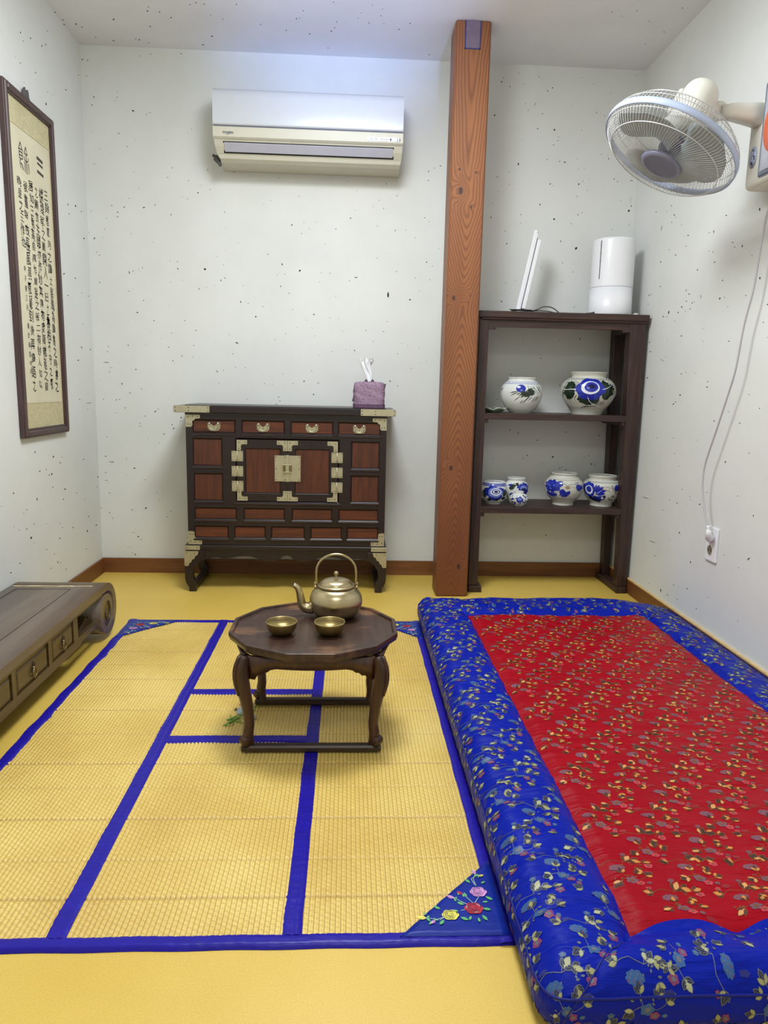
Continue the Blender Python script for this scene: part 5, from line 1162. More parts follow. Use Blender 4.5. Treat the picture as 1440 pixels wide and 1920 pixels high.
# ------------------------------------------------------------------ woven sedge mat with blue cloth bands
from mathutils import noise as mnoise
MX0, MX1, MY0, MY1 = .336, 1.4505, -2.366, -.722
FOLDS = [-.834, -.946, -1.06, -1.177, -1.29, -1.41, -1.503, -1.64, -1.79, -1.893, -2.013, -2.145, -2.25]
def foldz(y):
    z = 0
    for i, f in enumerate(FOLDS):
        d = abs(y-f); z -= (.0028 if i % 2 == 0 else .0016)*math.exp(-(d/.0032)**2); z += (.0012 if i % 2 == 0 else .0006)*math.exp(-(d/.013)**2)
    return z
def reed():
    n = NT('woven_sedge'); v = n.coord(); X, Y, Z = n.xyz(v)
    rib = n.math('ABSOLUTE', n.math('SINE', n.math('MULTIPLY', X, pi/.0091)))
    ph = n.math('MULTIPLY', n.math('FLOOR', n.math('DIVIDE', X, .0091)), 0.5)
    yy = n.math('ADD', n.math('DIVIDE', Y, .0125), n.math('ADD', ph, n.math('MULTIPLY', n.noise(v, 14, 2), 1.2)))
    cr = n.math('ABSOLUTE', n.math('SINE', n.math('MULTIPLY', yy, pi)))
    cross = n.math('POWER', n.math('SUBTRACT', 1.0, cr), 3.0)
    straw = n.noise(n.coord((40, 900, 1)), 1.0, 3, 0.7)
    lum = n.math('ADD', n.math('MULTIPLY', straw, 0.55), n.math('MULTIPLY', n.noise(v, 3.0, 3), 0.45))
    c = n.ramp(lum, [(0.30, lin((186, 150, 66))), (0.50, lin((224, 194, 104))), (0.70, lin((246, 224, 144)))])
    c = n.mix(n.math('MULTIPLY', n.math('SUBTRACT', 1.0, n.math('SMOOTH_MIN', n.math('MULTIPLY', rib, 1.9), 1.0, 0.1)), 0.7), c, lin((150, 112, 42)))
    c = n.mix(n.math('MULTIPLY', cross, 0.42), c, lin((160, 118, 44)))
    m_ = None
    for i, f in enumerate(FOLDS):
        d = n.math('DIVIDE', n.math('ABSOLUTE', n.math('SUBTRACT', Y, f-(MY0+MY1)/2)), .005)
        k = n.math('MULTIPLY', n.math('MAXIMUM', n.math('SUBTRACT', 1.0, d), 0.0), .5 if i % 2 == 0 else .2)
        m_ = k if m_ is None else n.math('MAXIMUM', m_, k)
    c = n.mix(m_, c, lin((140, 98, 30)))  # fold lines darkened: crease shade and darker stitched threads painted into the colour
    n.set(c, 0.42, Specular_IOR_Level=0.6)
    h = n.math('ADD', n.math('MULTIPLY', cr, 0.5), n.math('MULTIPLY', straw, 0.5)); n.bump(h, 0.5, 0.0012); return n.m
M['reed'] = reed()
def satin(name, c, rough=0.36, wr=0.5, sheen=0.2):
    n = NT(name); f = n.noise(n.coord((9, 45, 9)), 1.0, 4, 0.6); cc = lin(c)
    n.set(n.ramp(f, [(0.3, tuple(k*.88 for k in cc[:3])+(1,)), (0.7, tuple(min(1, k*1.12) for k in cc[:3])+(1,))]), rough)
    n.b.inputs['Sheen Weight'].default_value = sheen*0.3; n.b.inputs['Specular IOR Level'].default_value = 0.25; n.b.inputs['Sheen Roughness'].default_value = 0.4
    n.bump(n.noise(n.coord((40, 120, 40)), 1.0, 3), wr, 0.0016); return n.m
M['band'] = satin('ultramarine_band', (26, 14, 148), 0.36, 0.55)
M['patch'] = satin('deep_blue_patch', (12, 38, 140), 0.38, 0.35)
EM = [simple('thread_pink', (218, 150, 214), 0.5), simple('thread_red', (186, 26, 48), 0.5), simple('thread_yellow', (232, 222, 92), 0.5), simple('thread_green', (70, 168, 84), 0.5), simple('thread_pale', (176, 206, 190), 0.5),
      simple('thread_dark', (30, 20, 60), 0.6), simple('thread_grey', (150, 160, 160), 0.5), simple('thread_bamboo', (92, 150, 34), 0.5), simple('thread_white', (232, 226, 236), 0.5), simple('thread_black', (22, 18, 18), 0.6)]
def rose(P, c, x, y, r, L=.0006):
    P.poly(c, s_lobes(x, y, r, r*.85, 6, .14, 30), L)
    for k, (q, n_) in enumerate(((.88, 5), (.66, 4), (.44, 3), (.24, 3))):
        pts = [(x+q*r*cos(t)*(1-.10*abs(cos(n_*t/2))), y+q*r*.85*sin(t)*(1-.10*abs(cos(n_*t/2)))) for t in [k*1.1+5.2*i/11 for i in range(12)]]
        P.stroke(5, pts, r*.085, r*.04, L+.0003, 1)
    for k in range(3):
        t = 2.1*k+.5; P.stroke(8 if c != 2 else 2, [(x+.75*r*cos(t+j*.2), y+.62*r*sin(t+j*.2)) for j in range(4)], r*.06, r*.03, L+.00035, 1)
def leafe(P, x, y, a, l, c=3): P.poly(c, s_leaf(x, y, x+l*cos(a), y+l*sin(a), l*.48), .0005); P.stroke(4, [(x, y), (x+l*.9*cos(a), y+l*.9*sin(a))], .0007, .0004, .0008, 1)
def bud(P, c, x, y, a, l): P.poly(c, s_leaf(x, y, x+l*cos(a), y+l*sin(a), l*.55), .0006); P.stroke(5, [(x+l*.2*cos(a), y+l*.2*sin(a)), (x+l*.8*cos(a+.2), y+l*.8*sin(a+.2))], .0008, .0004, .0009, 1); leafe(P, x, y, a+2.4, l*.6); leafe(P, x, y, a-2.2, l*.5)
def spray(P, T):
    """the corner's rose spray in the front-right corner's coordinates, T maps to each corner"""
    class Q:
        def poly(s, m, pts, lift=.0004, fan=True): P.poly(m, [T(*p) for p in pts], lift, fan)
        stroke = lambda s, m, pts, w0, w1=None, lift=.0004, k=4: P.stroke(m, [T(*p) for p in pts], w0, w1, lift, k)
    q = Q()
    for pts in ([(1.402, -2.235), (1.400, -2.215), (1.408, -2.203)], [(1.402, -2.235), (1.396, -2.215), (1.412, -2.206)], [(1.386, -2.287), (1.402, -2.262)], [(1.386, -2.287), (1.366, -2.272), (1.356, -2.262)], [(1.39, -2.28), (1.375, -2.256)], [(1.343, -2.305), (1.322, -2.316), (1.305, -2.312)], [(1.343, -2.305), (1.325, -2.318)], [(1.386, -2.29), (1.365, -2.296)]): q.stroke(4, pts, .0012, .0008, .0004, 2)
    for x, y, a, l in ((1.392, -2.226, 2.2, .013), (1.412, -2.228, .6, .010), (1.414, -2.262, -.7, .014), (1.380, -2.262, 1.9, .011), (1.406, -2.276, .1, .010), (1.404, -2.292, -.2, .014), (1.400, -2.308, -1.1, .014), (1.372, -2.282, 2.6, .013), (1.380, -2.310, -2.0, .010), (1.392, -2.314, -1.5, .010), (1.329, -2.292, 2.5, .013), (1.332, -2.318, -2.2, .013), (1.362, -2.312, -.5, .014), (1.360, -2.298, 2.8, .010), (1.312, -2.320, -2.2, .010), (1.304, -2.305, 2.4, .008), (1.366, -2.258, 1.4, .008), (1.405, -2.196, 2.9, .008), (1.409, -2.206, -.2, .009)): leafe(q, x, y, a, l)
    rose(q, 0, 1.403, -2.250, .0155); rose(q, 1, 1.388, -2.291, .0170); rose(q, 2, 1.345, -2.306, .0150)
    for c, x, y, a, l in ((0, 1.406, -2.203, 1.9, .013), (2, 1.411, -2.208, .3, .010), (1, 1.374, -2.256, 2.5, .012), (0, 1.357, -2.266, 2.6, .014), (2, 1.303, -2.313, 3.0, .016), (0, 1.317, -2.318, -2.3, .011)): bud(q, c, x, y, a, l)
def mat():
    t = thing('sedge_mat', 'yellow sedge mat with blue cloth bands and rose-embroidered corners, under the tea table', 'mat', ((MX0+MX1)/2, (MY0+MY1)/2, 0))
    ox, oy = (MX0+MX1)/2, (MY0+MY1)/2
    def B(mb, name, m, par=None, **k): return shift(mb, ox, oy).build(name, m, par or t, **k)
    wob = lambda y: .0014*sin(2*pi*y/.224)+.0010*sin(2*pi*y/.112+1)
    xl = [MX0+.034, .678, .712, 1.060, 1.094, MX1-.032]; yb, yt = MY0+.028, MY1-.032
    def panel(x0, x1, y0, y1, rnd):
        pitch = .0091; xs = []; k0 = int(math.ceil(x0/(pitch/4))); x = k0*pitch/4
        xs = [x0]+[k*pitch/4 for k in range(k0, int(x1/(pitch/4))+1) if x0 < k*pitch/4 < x1]+[x1]
        ys = {y0, y1} | {y0+(y1-y0)*i/max(2, int((y1-y0)/.025)) for i in range(max(2, int((y1-y0)/.025))+1)}
        for f in FOLDS:
            for d in (-.008, -.004, -.002, 0, .002, .004, .008):
                if y0 < f+d < y1: ys.add(f+d)
        ys = sorted(ys)
        mb = MB()
        def pt(x, y):
            r = abs(sin(pi*x/pitch))**.6
            xx = x + wob(y)*(1 if x < .69 else .3)*(1-abs(2*(x-x0)/(x1-x0)-1))*0
            return (x, y, .0036+.0024*r+foldz(y)+.0004*sin(x*37+y*9))
        n = len(xs); mb.add([pt(x, y) for y in ys for x in xs], [(j*n+i, j*n+i+1, (j+1)*n+i+1, (j+1)*n+i) for j in range(len(ys)-1) for i in range(n-1)], True)
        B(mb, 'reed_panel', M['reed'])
    b1, b2 = (-1.402, -1.360), (-1.690, -1.649)
    panel(xl[0]-.004, xl[1]+.002, yb-.003, yt+.003, 0)
    panel(xl[2]-.002, xl[3]+.002, b1[1]-.003, yt+.003, 1); panel(xl[2]-.002, xl[3]+.002, b2[1]-.003, b1[0]+.003, 2); panel(xl[2]-.002, xl[3]+.002, yb-.003, b2[0]+.003, 3)
    panel(xl[4]-.002, xl[5]+.004, yb-.003, yt+.003, 4)
    # backing that closes the mat underneath
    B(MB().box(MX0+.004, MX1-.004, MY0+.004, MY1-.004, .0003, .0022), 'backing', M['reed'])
    # long bands (wavy edges where the mat was folded)
    def band(x0, x1, y0, y1, axis, seam=False, name='cloth_band', outer=None):
        n = int(abs((y1-y0) if axis == 'y' else (x1-x0))/.008); mb = MB(); m = 8
        def fn(u, v):
            e = (u*2-1); bul = (1-e**4); z = .0052+.0026*bul
            if outer is not None and abs(u-outer) < 1e-6: z = .0006
            elif outer is not None and abs(u-outer) < .13: z = .0060
            if seam: z -= .0016*math.exp(-(e/.10)**2)
            if axis == 'y':
                y = y0+(y1-y0)*v; x = x0+(x1-x0)*u+wob(y)*(1 if x0 < .4 else .55); return (x, y, z+(foldz(y)*.5 if z > .001 else 0)+.0003*sin(y*300))
            x = x0+(x1-x0)*v; y = y0+(y1-y0)*u+.0008*sin(x*40); return (x, y, z+.0003*sin(x*260))
        mb.grid(m, n, fn, flip=(axis == 'x')); B(mb, name, M['band'])
    band(MX0, xl[0], MY0, MY1, 'y', name='side_band', outer=0); band(xl[5], MX1, MY0, MY1, 'y', name='side_band', outer=1)
    band(xl[1], xl[2], MY0+.024, MY1-.004, 'y', True); band(xl[3], xl[4], MY0+.024, MY1-.004, 'y', True)
    band(MX0+.002, MX1-.002, MY0, yb, 'x', name='end_band', outer=0); band(MX0+.002, MX1-.002, yt, MY1, 'x', name='end_band', outer=1)
    band(xl[2]-.004, xl[3]+.004, *b1, 'x', name='cross_band'); band(xl[2]-.004, xl[3]+.004, *b2, 'x', name='cross_band')
    fr = lambda x, y: (x, y); br = lambda x, y: (x, MY0+MY1-y); fl = lambda x, y: (MX0+MX1-x, y); bl = lambda x, y: (MX0+MX1-x, MY0+MY1-y)
    for T, fl_ in ((fr, 1), (br, -1), (fl, -1), (bl, 1)):
        a, b, c = T(MX1-.012, -2.160), T(1.255, MY0+.014), T(MX1-.012, MY0+.014)
        mb = MB(); n = 14; V = []; F = []; idx = {}
        for i in range(n+1):
            for j in range(n+1-i):
                u, v = i/n, j/n; x = a[0]*(1-u-v)+b[0]*u+c[0]*v; y = a[1]*(1-u-v)+b[1]*u+c[1]*v
                idx[i, j] = len(V); V.append((x, y, .0094+.0006*sin(x*90+y*160)+.0004*sin(y*420)))
        for i in range(n):
            for j in range(n-i):
                f = (idx[i, j], idx[i+1, j], idx[i, j+1]); F.append(f if fl_ > 0 else f[::-1])
                if j < n-i-1: f = (idx[i+1, j], idx[i+1, j+1], idx[i, j+1]); F.append(f if fl_ > 0 else f[::-1])
        mb.add(V, F, True); o = B(mb, 'corner_patch', M['patch']); sd = o.modifiers.new('thick', 'SOLIDIFY'); sd.thickness = .003; sd.offset = -1
        P = Paint(lambda u, v, l: (u-ox, v-oy, .0103+l)); spray(P, T); P.build('rose_embroidery', EM, o, 'stuff')
    # bamboo and cranes embroidered beside the table leg
    P = Paint(lambda u, v, l: (u-ox, v-oy, .0064+l)); rnd = random.Random(2)
    def leaves(x, y, n, s):
        for i in range(n): a = rnd.uniform(0, 6.28); P.poly(7, s_leaf(x, y, x+s*cos(a), y+s*1.5*sin(a), s*.16), .0004)
    for pts in ([(.842, -1.565), (.868, -1.535), (.905, -1.475)], [(.846, -1.590), (.872, -1.545), (.915, -1.480)], [(.866, -1.575), (.885, -1.580), (.900, -1.583)], [(.895, -1.51), (.893, -1.56)]): P.stroke(7, pts, .0042, .002, .0006)
    for x, y, n_, s in ((.852, -1.552, 8, .016), (.864, -1.572, 10, .018), (.848, -1.600, 7, .014), (.872, -1.560, 8, .016), (.896, -1.580, 8, .015), (.905, -1.49, 6, .016), (.893, -1.535, 5, .013)): leaves(x, y, n_, s)
    P.poly(6, s_lobes(.876, -1.508, .017, .026, 3, .12), .0005); P.poly(6, s_lobes(.906, -1.552, .012, .022, 2, .1), .0005)
    for a in [(.852, -1.500, .866, -1.505), (.856, -1.492, .860, -1.512), (.874, -1.480, .872, -1.498), (.880, -1.482, .878, -1.497), (.862, -1.468, .888, -1.478), (.88, -1.468, .91, -1.462), (.884, -1.528, .878, -1.540), (.898, -1.532, .908, -1.540), (.91, -1.560, .925, -1.562)]:
        P.stroke(9, [a[:2], a[2:]], .0042, .0012, .0008, 2)
    P.build('crane_embroidery', EM, t, 'stuff')['label'] = 'embroidered grey cranes among green bamboo'
mat()

# ------------------------------------------------------------------ brocade mattress
def brocade(name, c, wr):
    n = NT(name); cc = lin(c); f = n.noise(n.coord(), 5, 3); w = n.noise(n.coord((6, 28, 12)), 1.0, 3, 0.55, 0.4); th = n.noise(n.coord((60, 900, 60)), 1.0, 2)
    n.set(n.ramp(f, [(0.3, tuple(k*.92 for k in cc[:3])+(1,)), (0.7, tuple(min(1, k*1.08) for k in cc[:3])+(1,))]), 0.40)
    n.b.inputs['Specular IOR Level'].default_value = 0.12
    n.bump(n.math('ADD', n.math('MULTIPLY', w, 0.9), n.math('MULTIPLY', th, 0.04)), wr, 0.018); return n.m
M['bred'] = brocade('red_brocade', (152, 0, 22), 0.8); M['bblue'] = brocade('blue_brocade', (3, 27, 152), 1.0)
def mattress():
    X0, X1, Y0, Y1, HM, r = 1.441, 2.424, -2.545, -.690, .100, .040
    cx, cy = (X0+X1)/2, (Y0+Y1)/2; ax, ay = (X1-X0)/2-r, (Y1-Y0)/2-r
    A = r*pi/2; S_ = HM-2*r; L = A+S_+A*.9
    RX0, RX1, RY0, RY1 = 1.600-cx, 2.262-cx, -2.442-cy, -.905-cy     # red panel, in cloth coordinates about the centre
    t = thing('brocade_mattress', 'thick red flowered brocade mattress with wide blue flowered border, along the right wall', 'mattress', (cx, cy, 0))
    tuf = [RX0+(RX1-RX0)*i/4 for i in range(5)]
    def S(U, V, lift=0.0):
        dU = max(abs(U)-ax, 0); dV = max(abs(V)-ay, 0); d = sqrt(dU*dU+dV*dV); d0 = d; d = min(d, L)
        if d < A: a = d/r; o = r*sin(a); h = r*(1-cos(a)); no, nz = sin(a), cos(a)
        elif d < A+S_: o = r; h = r+(d-A); no, nz = 1, 0
        else: a = pi/2+(d-A-S_)/r; o = r*sin(a); h = r+S_+r*(-cos(a)); no, nz = sin(a), cos(a)
        bx = (dU/d0 if d0 > 1e-9 else 0)*(1 if U > 0 else -1); by = (dV/d0 if d0 > 1e-9 else 0)*(1 if V > 0 else -1)
        x = min(ax, max(-ax, U)); y = min(ay, max(-ay, V))
        bul = .007*sin(pi*min(1, max(0, (h)/HM))) if d > 0 else 0
        # surface modelling on top
        top = max(0, 1-h/(.5*HM))
        sx = max(RX0-U, U-RX1); sy = max(RY0-V, V-RY1); sd = max(sx, sy)      # >0 in the border
        g = -.010*math.exp(-(sd/.014)**2)
        bord = .008*max(0, 1-((sd-.075)/.075)**2) if sd > 0 else 0
        for k in tuf: g -= .007*math.exp(-((U-k)**2+(V-RY0)**2)/.0008)+.005*math.exp(-((U-k)**2+(V-RY1)**2)/.0008)
        # mitred corner seams
        for ux, vy in ((RX0, RY0), (RX1, RY0), (RX0, RY1), (RX1, RY1)):
            if (U-ux)*(1 if ux > 0 else -1) > 0 and (V-vy)*(1 if vy > 0 else -1) > 0:
                e = abs(abs(U-ux)*1.0-abs(V-vy))*.7071; g -= .004*math.exp(-(e/.006)**2); bord -= .004*math.exp(-(e/.03)**2)
        P3 = Vector((U*7, V*17, 3.1)); w = .0055*mnoise.noise(P3)+.0034*mnoise.noise(Vector((U*16, V*44, 8.0)))
        if sd > 0 and U < RX0: w += .0070*mnoise.noise(Vector((U*8, V*24-U*16, 1.0)))
        w += .004*mnoise.noise(Vector((U*3, V*3, 5)))
        rg = 1-abs(mnoise.noise(Vector((U*4+V*2, V*13-U*5, 2.2))))*2.2
        w += (.0055 if sd > 0 else .0030)*max(0, rg)**3*(.4+.6*max(0, mnoise.noise(Vector((U*2, V*2.5, 9)))+.5))
        slope = -.030*max(0, min(1, (U-RX1+.05)/.2))      # sinks towards the wall
        z = HM-h+(g+bord+w+slope)*top+(nz*lift)
        k = o+bul*(0 if top > .999 else 1)+no*lift
        low = .0100 if (x+bx*k+cx < MX1+.006 and MY0-.006 < y+by*k+cy < MY1+.006) else .0006
        return (x+bx*k, y+by*k, max(z, low+(lift if nz < 0 else 0)))
    def lines(a, b, marks, step):
        s = sorted({round(m, 5) for m in marks if a <= m <= b} | {a, b}); out = []
        for i in range(len(s)-1):
            n = max(1, int(round((s[i+1]-s[i])/step))); out += [s[i]+(s[i+1]-s[i])*k/n for k in range(n)]
        return out+[s[-1]]
    us = lines(-ax-L, ax+L, [RX0, RX1], .010); vs = lines(-ay-L, ay+L, [RY0, RY1], .010)
    def sag(U, V):
        # the front and back seam lines are drawn in between the tufts
        if RX0 <= U <= RX1:
            a = abs(sin(pi*(U-RX0)/(RX1-RX0)*4)); return a
        return 0
    def mk(sel, name, m):
        mb = MB(); idx = {}; V = []; F = []
        for j in range(len(vs)-1):
            for i in range(len(us)-1):
                mu, mv = (us[i]+us[i+1])/2, (vs[j]+vs[j+1])/2
                if (RX0 < mu < RX1 and RY0 < mv < RY1) != sel: continue
                if math.hypot(max(abs(mu)-ax, 0), max(abs(mv)-ay, 0)) > L+.012: continue
                f = []
                for a, b in ((i, j), (i+1, j), (i+1, j+1), (i, j+1)):
                    if (a, b) not in idx:
                        U, Vv = us[a], vs[b]; s = sag(U, Vv)
                        V2 = Vv + .014*s*(math.exp(-((Vv-RY0)/.05)**2)-math.exp(-((Vv-RY1)/.05)**2)*.6)
                        idx[a, b] = len(V); V.append(S(U, V2))
                    f.append(idx[a, b])
                F.append(tuple(f))
        mb.add(V, F, True); return mb.build(name, m, t)
    red = mk(True, 'centre_panel', M['bred']); red['label'] = 'red flowered centre panel'
    blue = mk(False, 'border', M['bblue']); blue['label'] = 'blue flowered border'
    # underside
    MB().box(-ax+.005, ax+.02, -ay-.02, ay+.02, .0004, .012).build('underside', M['bblue'], t)
    # piping: side seams, lower and upper, and corner mitres
    pip = satin('dark_blue_piping', (10, 24, 120), 0.4, 0.1)
    def loop(d):
        pts = []; n = 10
        for (sx, sy) in ((1, 1), (-1, 1), (-1, -1), (1, -1)):
            a0 = {(1, 1): 0, (-1, 1): pi/2, (-1, -1): pi, (1, -1): 1.5*pi}[(sx, sy)]
            for k in range(n+1):
                q = a0+pi/2*k/n; pts.append((sx*ax+d*cos(q), sy*ay+d*sin(q)))
        full = []
        for i in range(len(pts)):
            a, b = pts[i], pts[(i+1) % len(pts)]; m = max(1, int(math.hypot(a[0]-b[0], a[1]-b[1])/.02))
            for k in range(m): full.append((a[0]+(b[0]-a[0])*k/m, a[1]+(b[1]-a[1])*k/m))
        return full
    for nm, d in (('side_seam', A*.80), ('side_seam', A+S_+A*.62)):
        MB().tube([S(u, v, .0006) for u, v in loop(d)], .0019, 6, True).build(nm, pip, t)
    for ux, vy in ((RX0, RY0), (RX1, RY0), (RX0, RY1), (RX1, RY1)):
        ex, ey = (1 if ux > 0 else -1), (1 if vy > 0 else -1)
        pts = [(ux+ex*q, vy+ey*q) for q in [i*.006 for i in range(0, 27)]]
        MB().tube([S(u, v, .0) for u, v in pts], .0016, 6).build('corner_seam', pip, t)
    # woven flower pattern
    def surf(U, V, l):
        if RX0 <= U <= RX1:
            s = sag(U, V); V = V+.014*s*(math.exp(-((V-RY0)/.05)**2)-math.exp(-((V-RY1)/.05)**2)*.6)
        return S(U, V, l)
    RC = [simple('woven_gold', (198, 128, 52), 0.5), simple('woven_olive', (120, 66, 18), 0.5), simple('woven_black', (44, 8, 12), 0.5), simple('woven_slate', (112, 70, 88), 0.5), simple('woven_rose', (190, 50, 70), 0.5), simple('woven_cream', (206, 146, 84), 0.5), simple('woven_dark_red', (140, 4, 26), 0.5)]
    BC = [simple('woven_straw', (152, 150, 104), 0.5), simple('woven_grey_line', (92, 98, 108), 0.5), simple('woven_navy', (10, 20, 62), 0.5), simple('woven_teal', (38, 82, 140), 0.5), simple('woven_plum', (120, 44, 96), 0.5), simple('woven_pale', (168, 170, 140), 0.5), simple('woven_deep_blue', (12, 26, 120), 0.5)]
    def motif(P, px, py, rot, seed, inside, kind):
        rnd = random.Random(seed); c, s = cos(rot), sin(rot)
        def T(x, y): return (px+c*x-s*y, py+s*x+c*y)
        def ok(x, y): q = T(x, y); return inside(*q)
        def pl(m, pts, l=.0005):
            if all(inside(*T(*p)) for p in pts): P.poly(m, [T(*p) for p in pts], l)
        def lf3(x, y, a, sz, fill=0):
            sz = sz*1.38
            for k, da in enumerate((-.75, 0, .75)):
                q = a+da; l = sz*(1.15 if k == 1 else .85); f = fill if (k+seed) % 5 in (0, 2) else 1
                pl(1, s_leaf(x-.001*cos(q), y-.001*sin(q), x+l*1.14*cos(q), y+l*1.14*sin(q), l*.68, 4), .0005)
                if f == fill: pl(fill, s_leaf(x+l*.05*cos(q), y+l*.05*sin(q), x+l*1.05*cos(q), y+l*1.05*sin(q), l*.54, 4), .0007)
                else:
                    pl(2, s_leaf(x+l*.1*cos(q), y+l*.1*sin(q), x+l*1.0*cos(q), y+l*1.0*sin(q), l*.50, 4), .0007)
                    if ok(x, y) and ok(x+l*cos(q), y+l*sin(q)): P.stroke(1, [T(x+l*.2*cos(q), y+l*.2*sin(q)), T(x+l*.85*cos(q), y+l*.85*sin(q))], .0009, .0005, .0010, 1)
        def stem(pts, m=1):
            if all(ok(*p) for p in pts): P.stroke(m, [T(*p) for p in pts], .0011, .0009, .0004, 2)
        def flower(x, y, r, m):
            r *= 1.15; pl(m, s_lobes(x, y, r, r*.8, 5, .28, 20, seed), .0006)
            pl(1, s_lobes(x, y, r*.45, r*.36, 5, .3, 12, 1), .0009)
        for k in range(7):
            q = rnd.uniform(0, 6.28); rr = rnd.uniform(.006, .016); bx_, by_ = (.022 if kind == 0 else -.012)+rr*1.5*cos(q), .002+rr*.7*sin(q); qa = rnd.uniform(0, 6.28)
            pl(1, s_leaf(bx_, by_, bx_+.0065*cos(qa), by_+.0045*sin(qa), .0030, 3), .0005)
        if kind == 0:
            stem([(-.040, .004), (-.02, .012), (.0, .006), (.02, .014), (.040, .006)]); stem([(.0, .006), (.006, .026)])
            pl(3, s_lobes(-.014, -.008, .0145, .0085, 9, .22, 24, 1), .0006)
            for k in range(9): pl(1 if k % 3 else 4, s_leaf(-.026+.0028*k, -.013+.0035*(k % 3), -.0235+.0028*k, -.010+.0035*(k % 3), .0017, 3), .0009)
            lf3(-.038, .004, 2.7, .0095); lf3(.004, .010, .9, .0105, 5); lf3(.016, .014, -.5, .010); lf3(.034, .006, .1, .0085)
            flower(.040, -.004, .0070, 4); flower(.006, .028, .005, 3); lf3(.018, -.010, -1.1, .0085); flower(-.040, .016, .0045, 4)
        else:
            stem([(-.030, -.004), (-.010, .004), (.010, -.004), (.030, .006)]); stem([(-.010, .004), (-.012, .022)])
            flower(-.004, -.002, .0095, 3); flower(.006, -.012, .007, 4); lf3(-.024, -.002, 3.6, .010, 5); lf3(.024, .004, .4, .009); lf3(-.012, .018, 1.5, .0085)
            flower(.020, -.014, .004, 3); lf3(.012, .010, 1.1, .008)
    for nm, cols, par, inside, boxes in (
        ('woven_flowers', RC, red, lambda u, v: RX0+.001 < u < RX1-.001 and RY0+.003 < v < RY1-.003, [(RX0, RX1, RY0, RY1, 0)]),
        ('woven_flowers', BC, blue, lambda u, v: not (RX0-.001 < u < RX1+.001 and RY0-.002 < v < RY1+.002) and math.hypot(max(abs(u)-ax, 0), max(abs(v)-ay, 0)) < L-.012,
            [(-ax-L, RX0, -ay-L, ay+L, 0), (RX1, ax+L, -ay-L, ay+L, 0), (RX0, RX1, -ay-L, RY0, 1), (RX0, RX1, RY1, ay+L, 1)])):
        P = Paint(surf); sd = 0
        for (u0, u1, v0, v1, rr) in boxes:
            pu, pv = (.116, .076) if rr == 0 else (.118, .112)
            iu0, iu1 = int(u0/pu)-1, int(u1/pu)+1; iv0, iv1 = int(v0/pv)-1, int(v1/pv)+1
            for i in range(iu0, iu1+1):
                for j in range(iv0, iv1+1):
                    for kind in (0, 1):
                        if rr == 0: x = (i+(.5 if j % 2 else 0)+.52*kind)*pu; y = (j+.5*kind)*pv
                        else: x = (i+.5*kind)*pu; y = (j+.5*kind+(.5 if i % 2 else 0))*pv
                        if not (u0-.02 < x < u1+.02 and v0-.02 < y < v1+.02): continue
                        if not (u0 <= x < u1 and v0 <= y < v1): continue
                        sd += 1; motif(P, x, y, (0 if rr == 0 else pi/2)+(.12*((sd*7) % 5-2)/2), sd*3+kind, inside, kind)
                        dk = (x+.030, y-.022)
                        if inside(*dk) and inside(dk[0]+.01, dk[1]) and (sd % 2): P.poly(6, s_lobes(dk[0], dk[1], .009, .004, 5, .3, 14), .0005)
        o = P.build(nm, cols, par, 'stuff')
mattress()

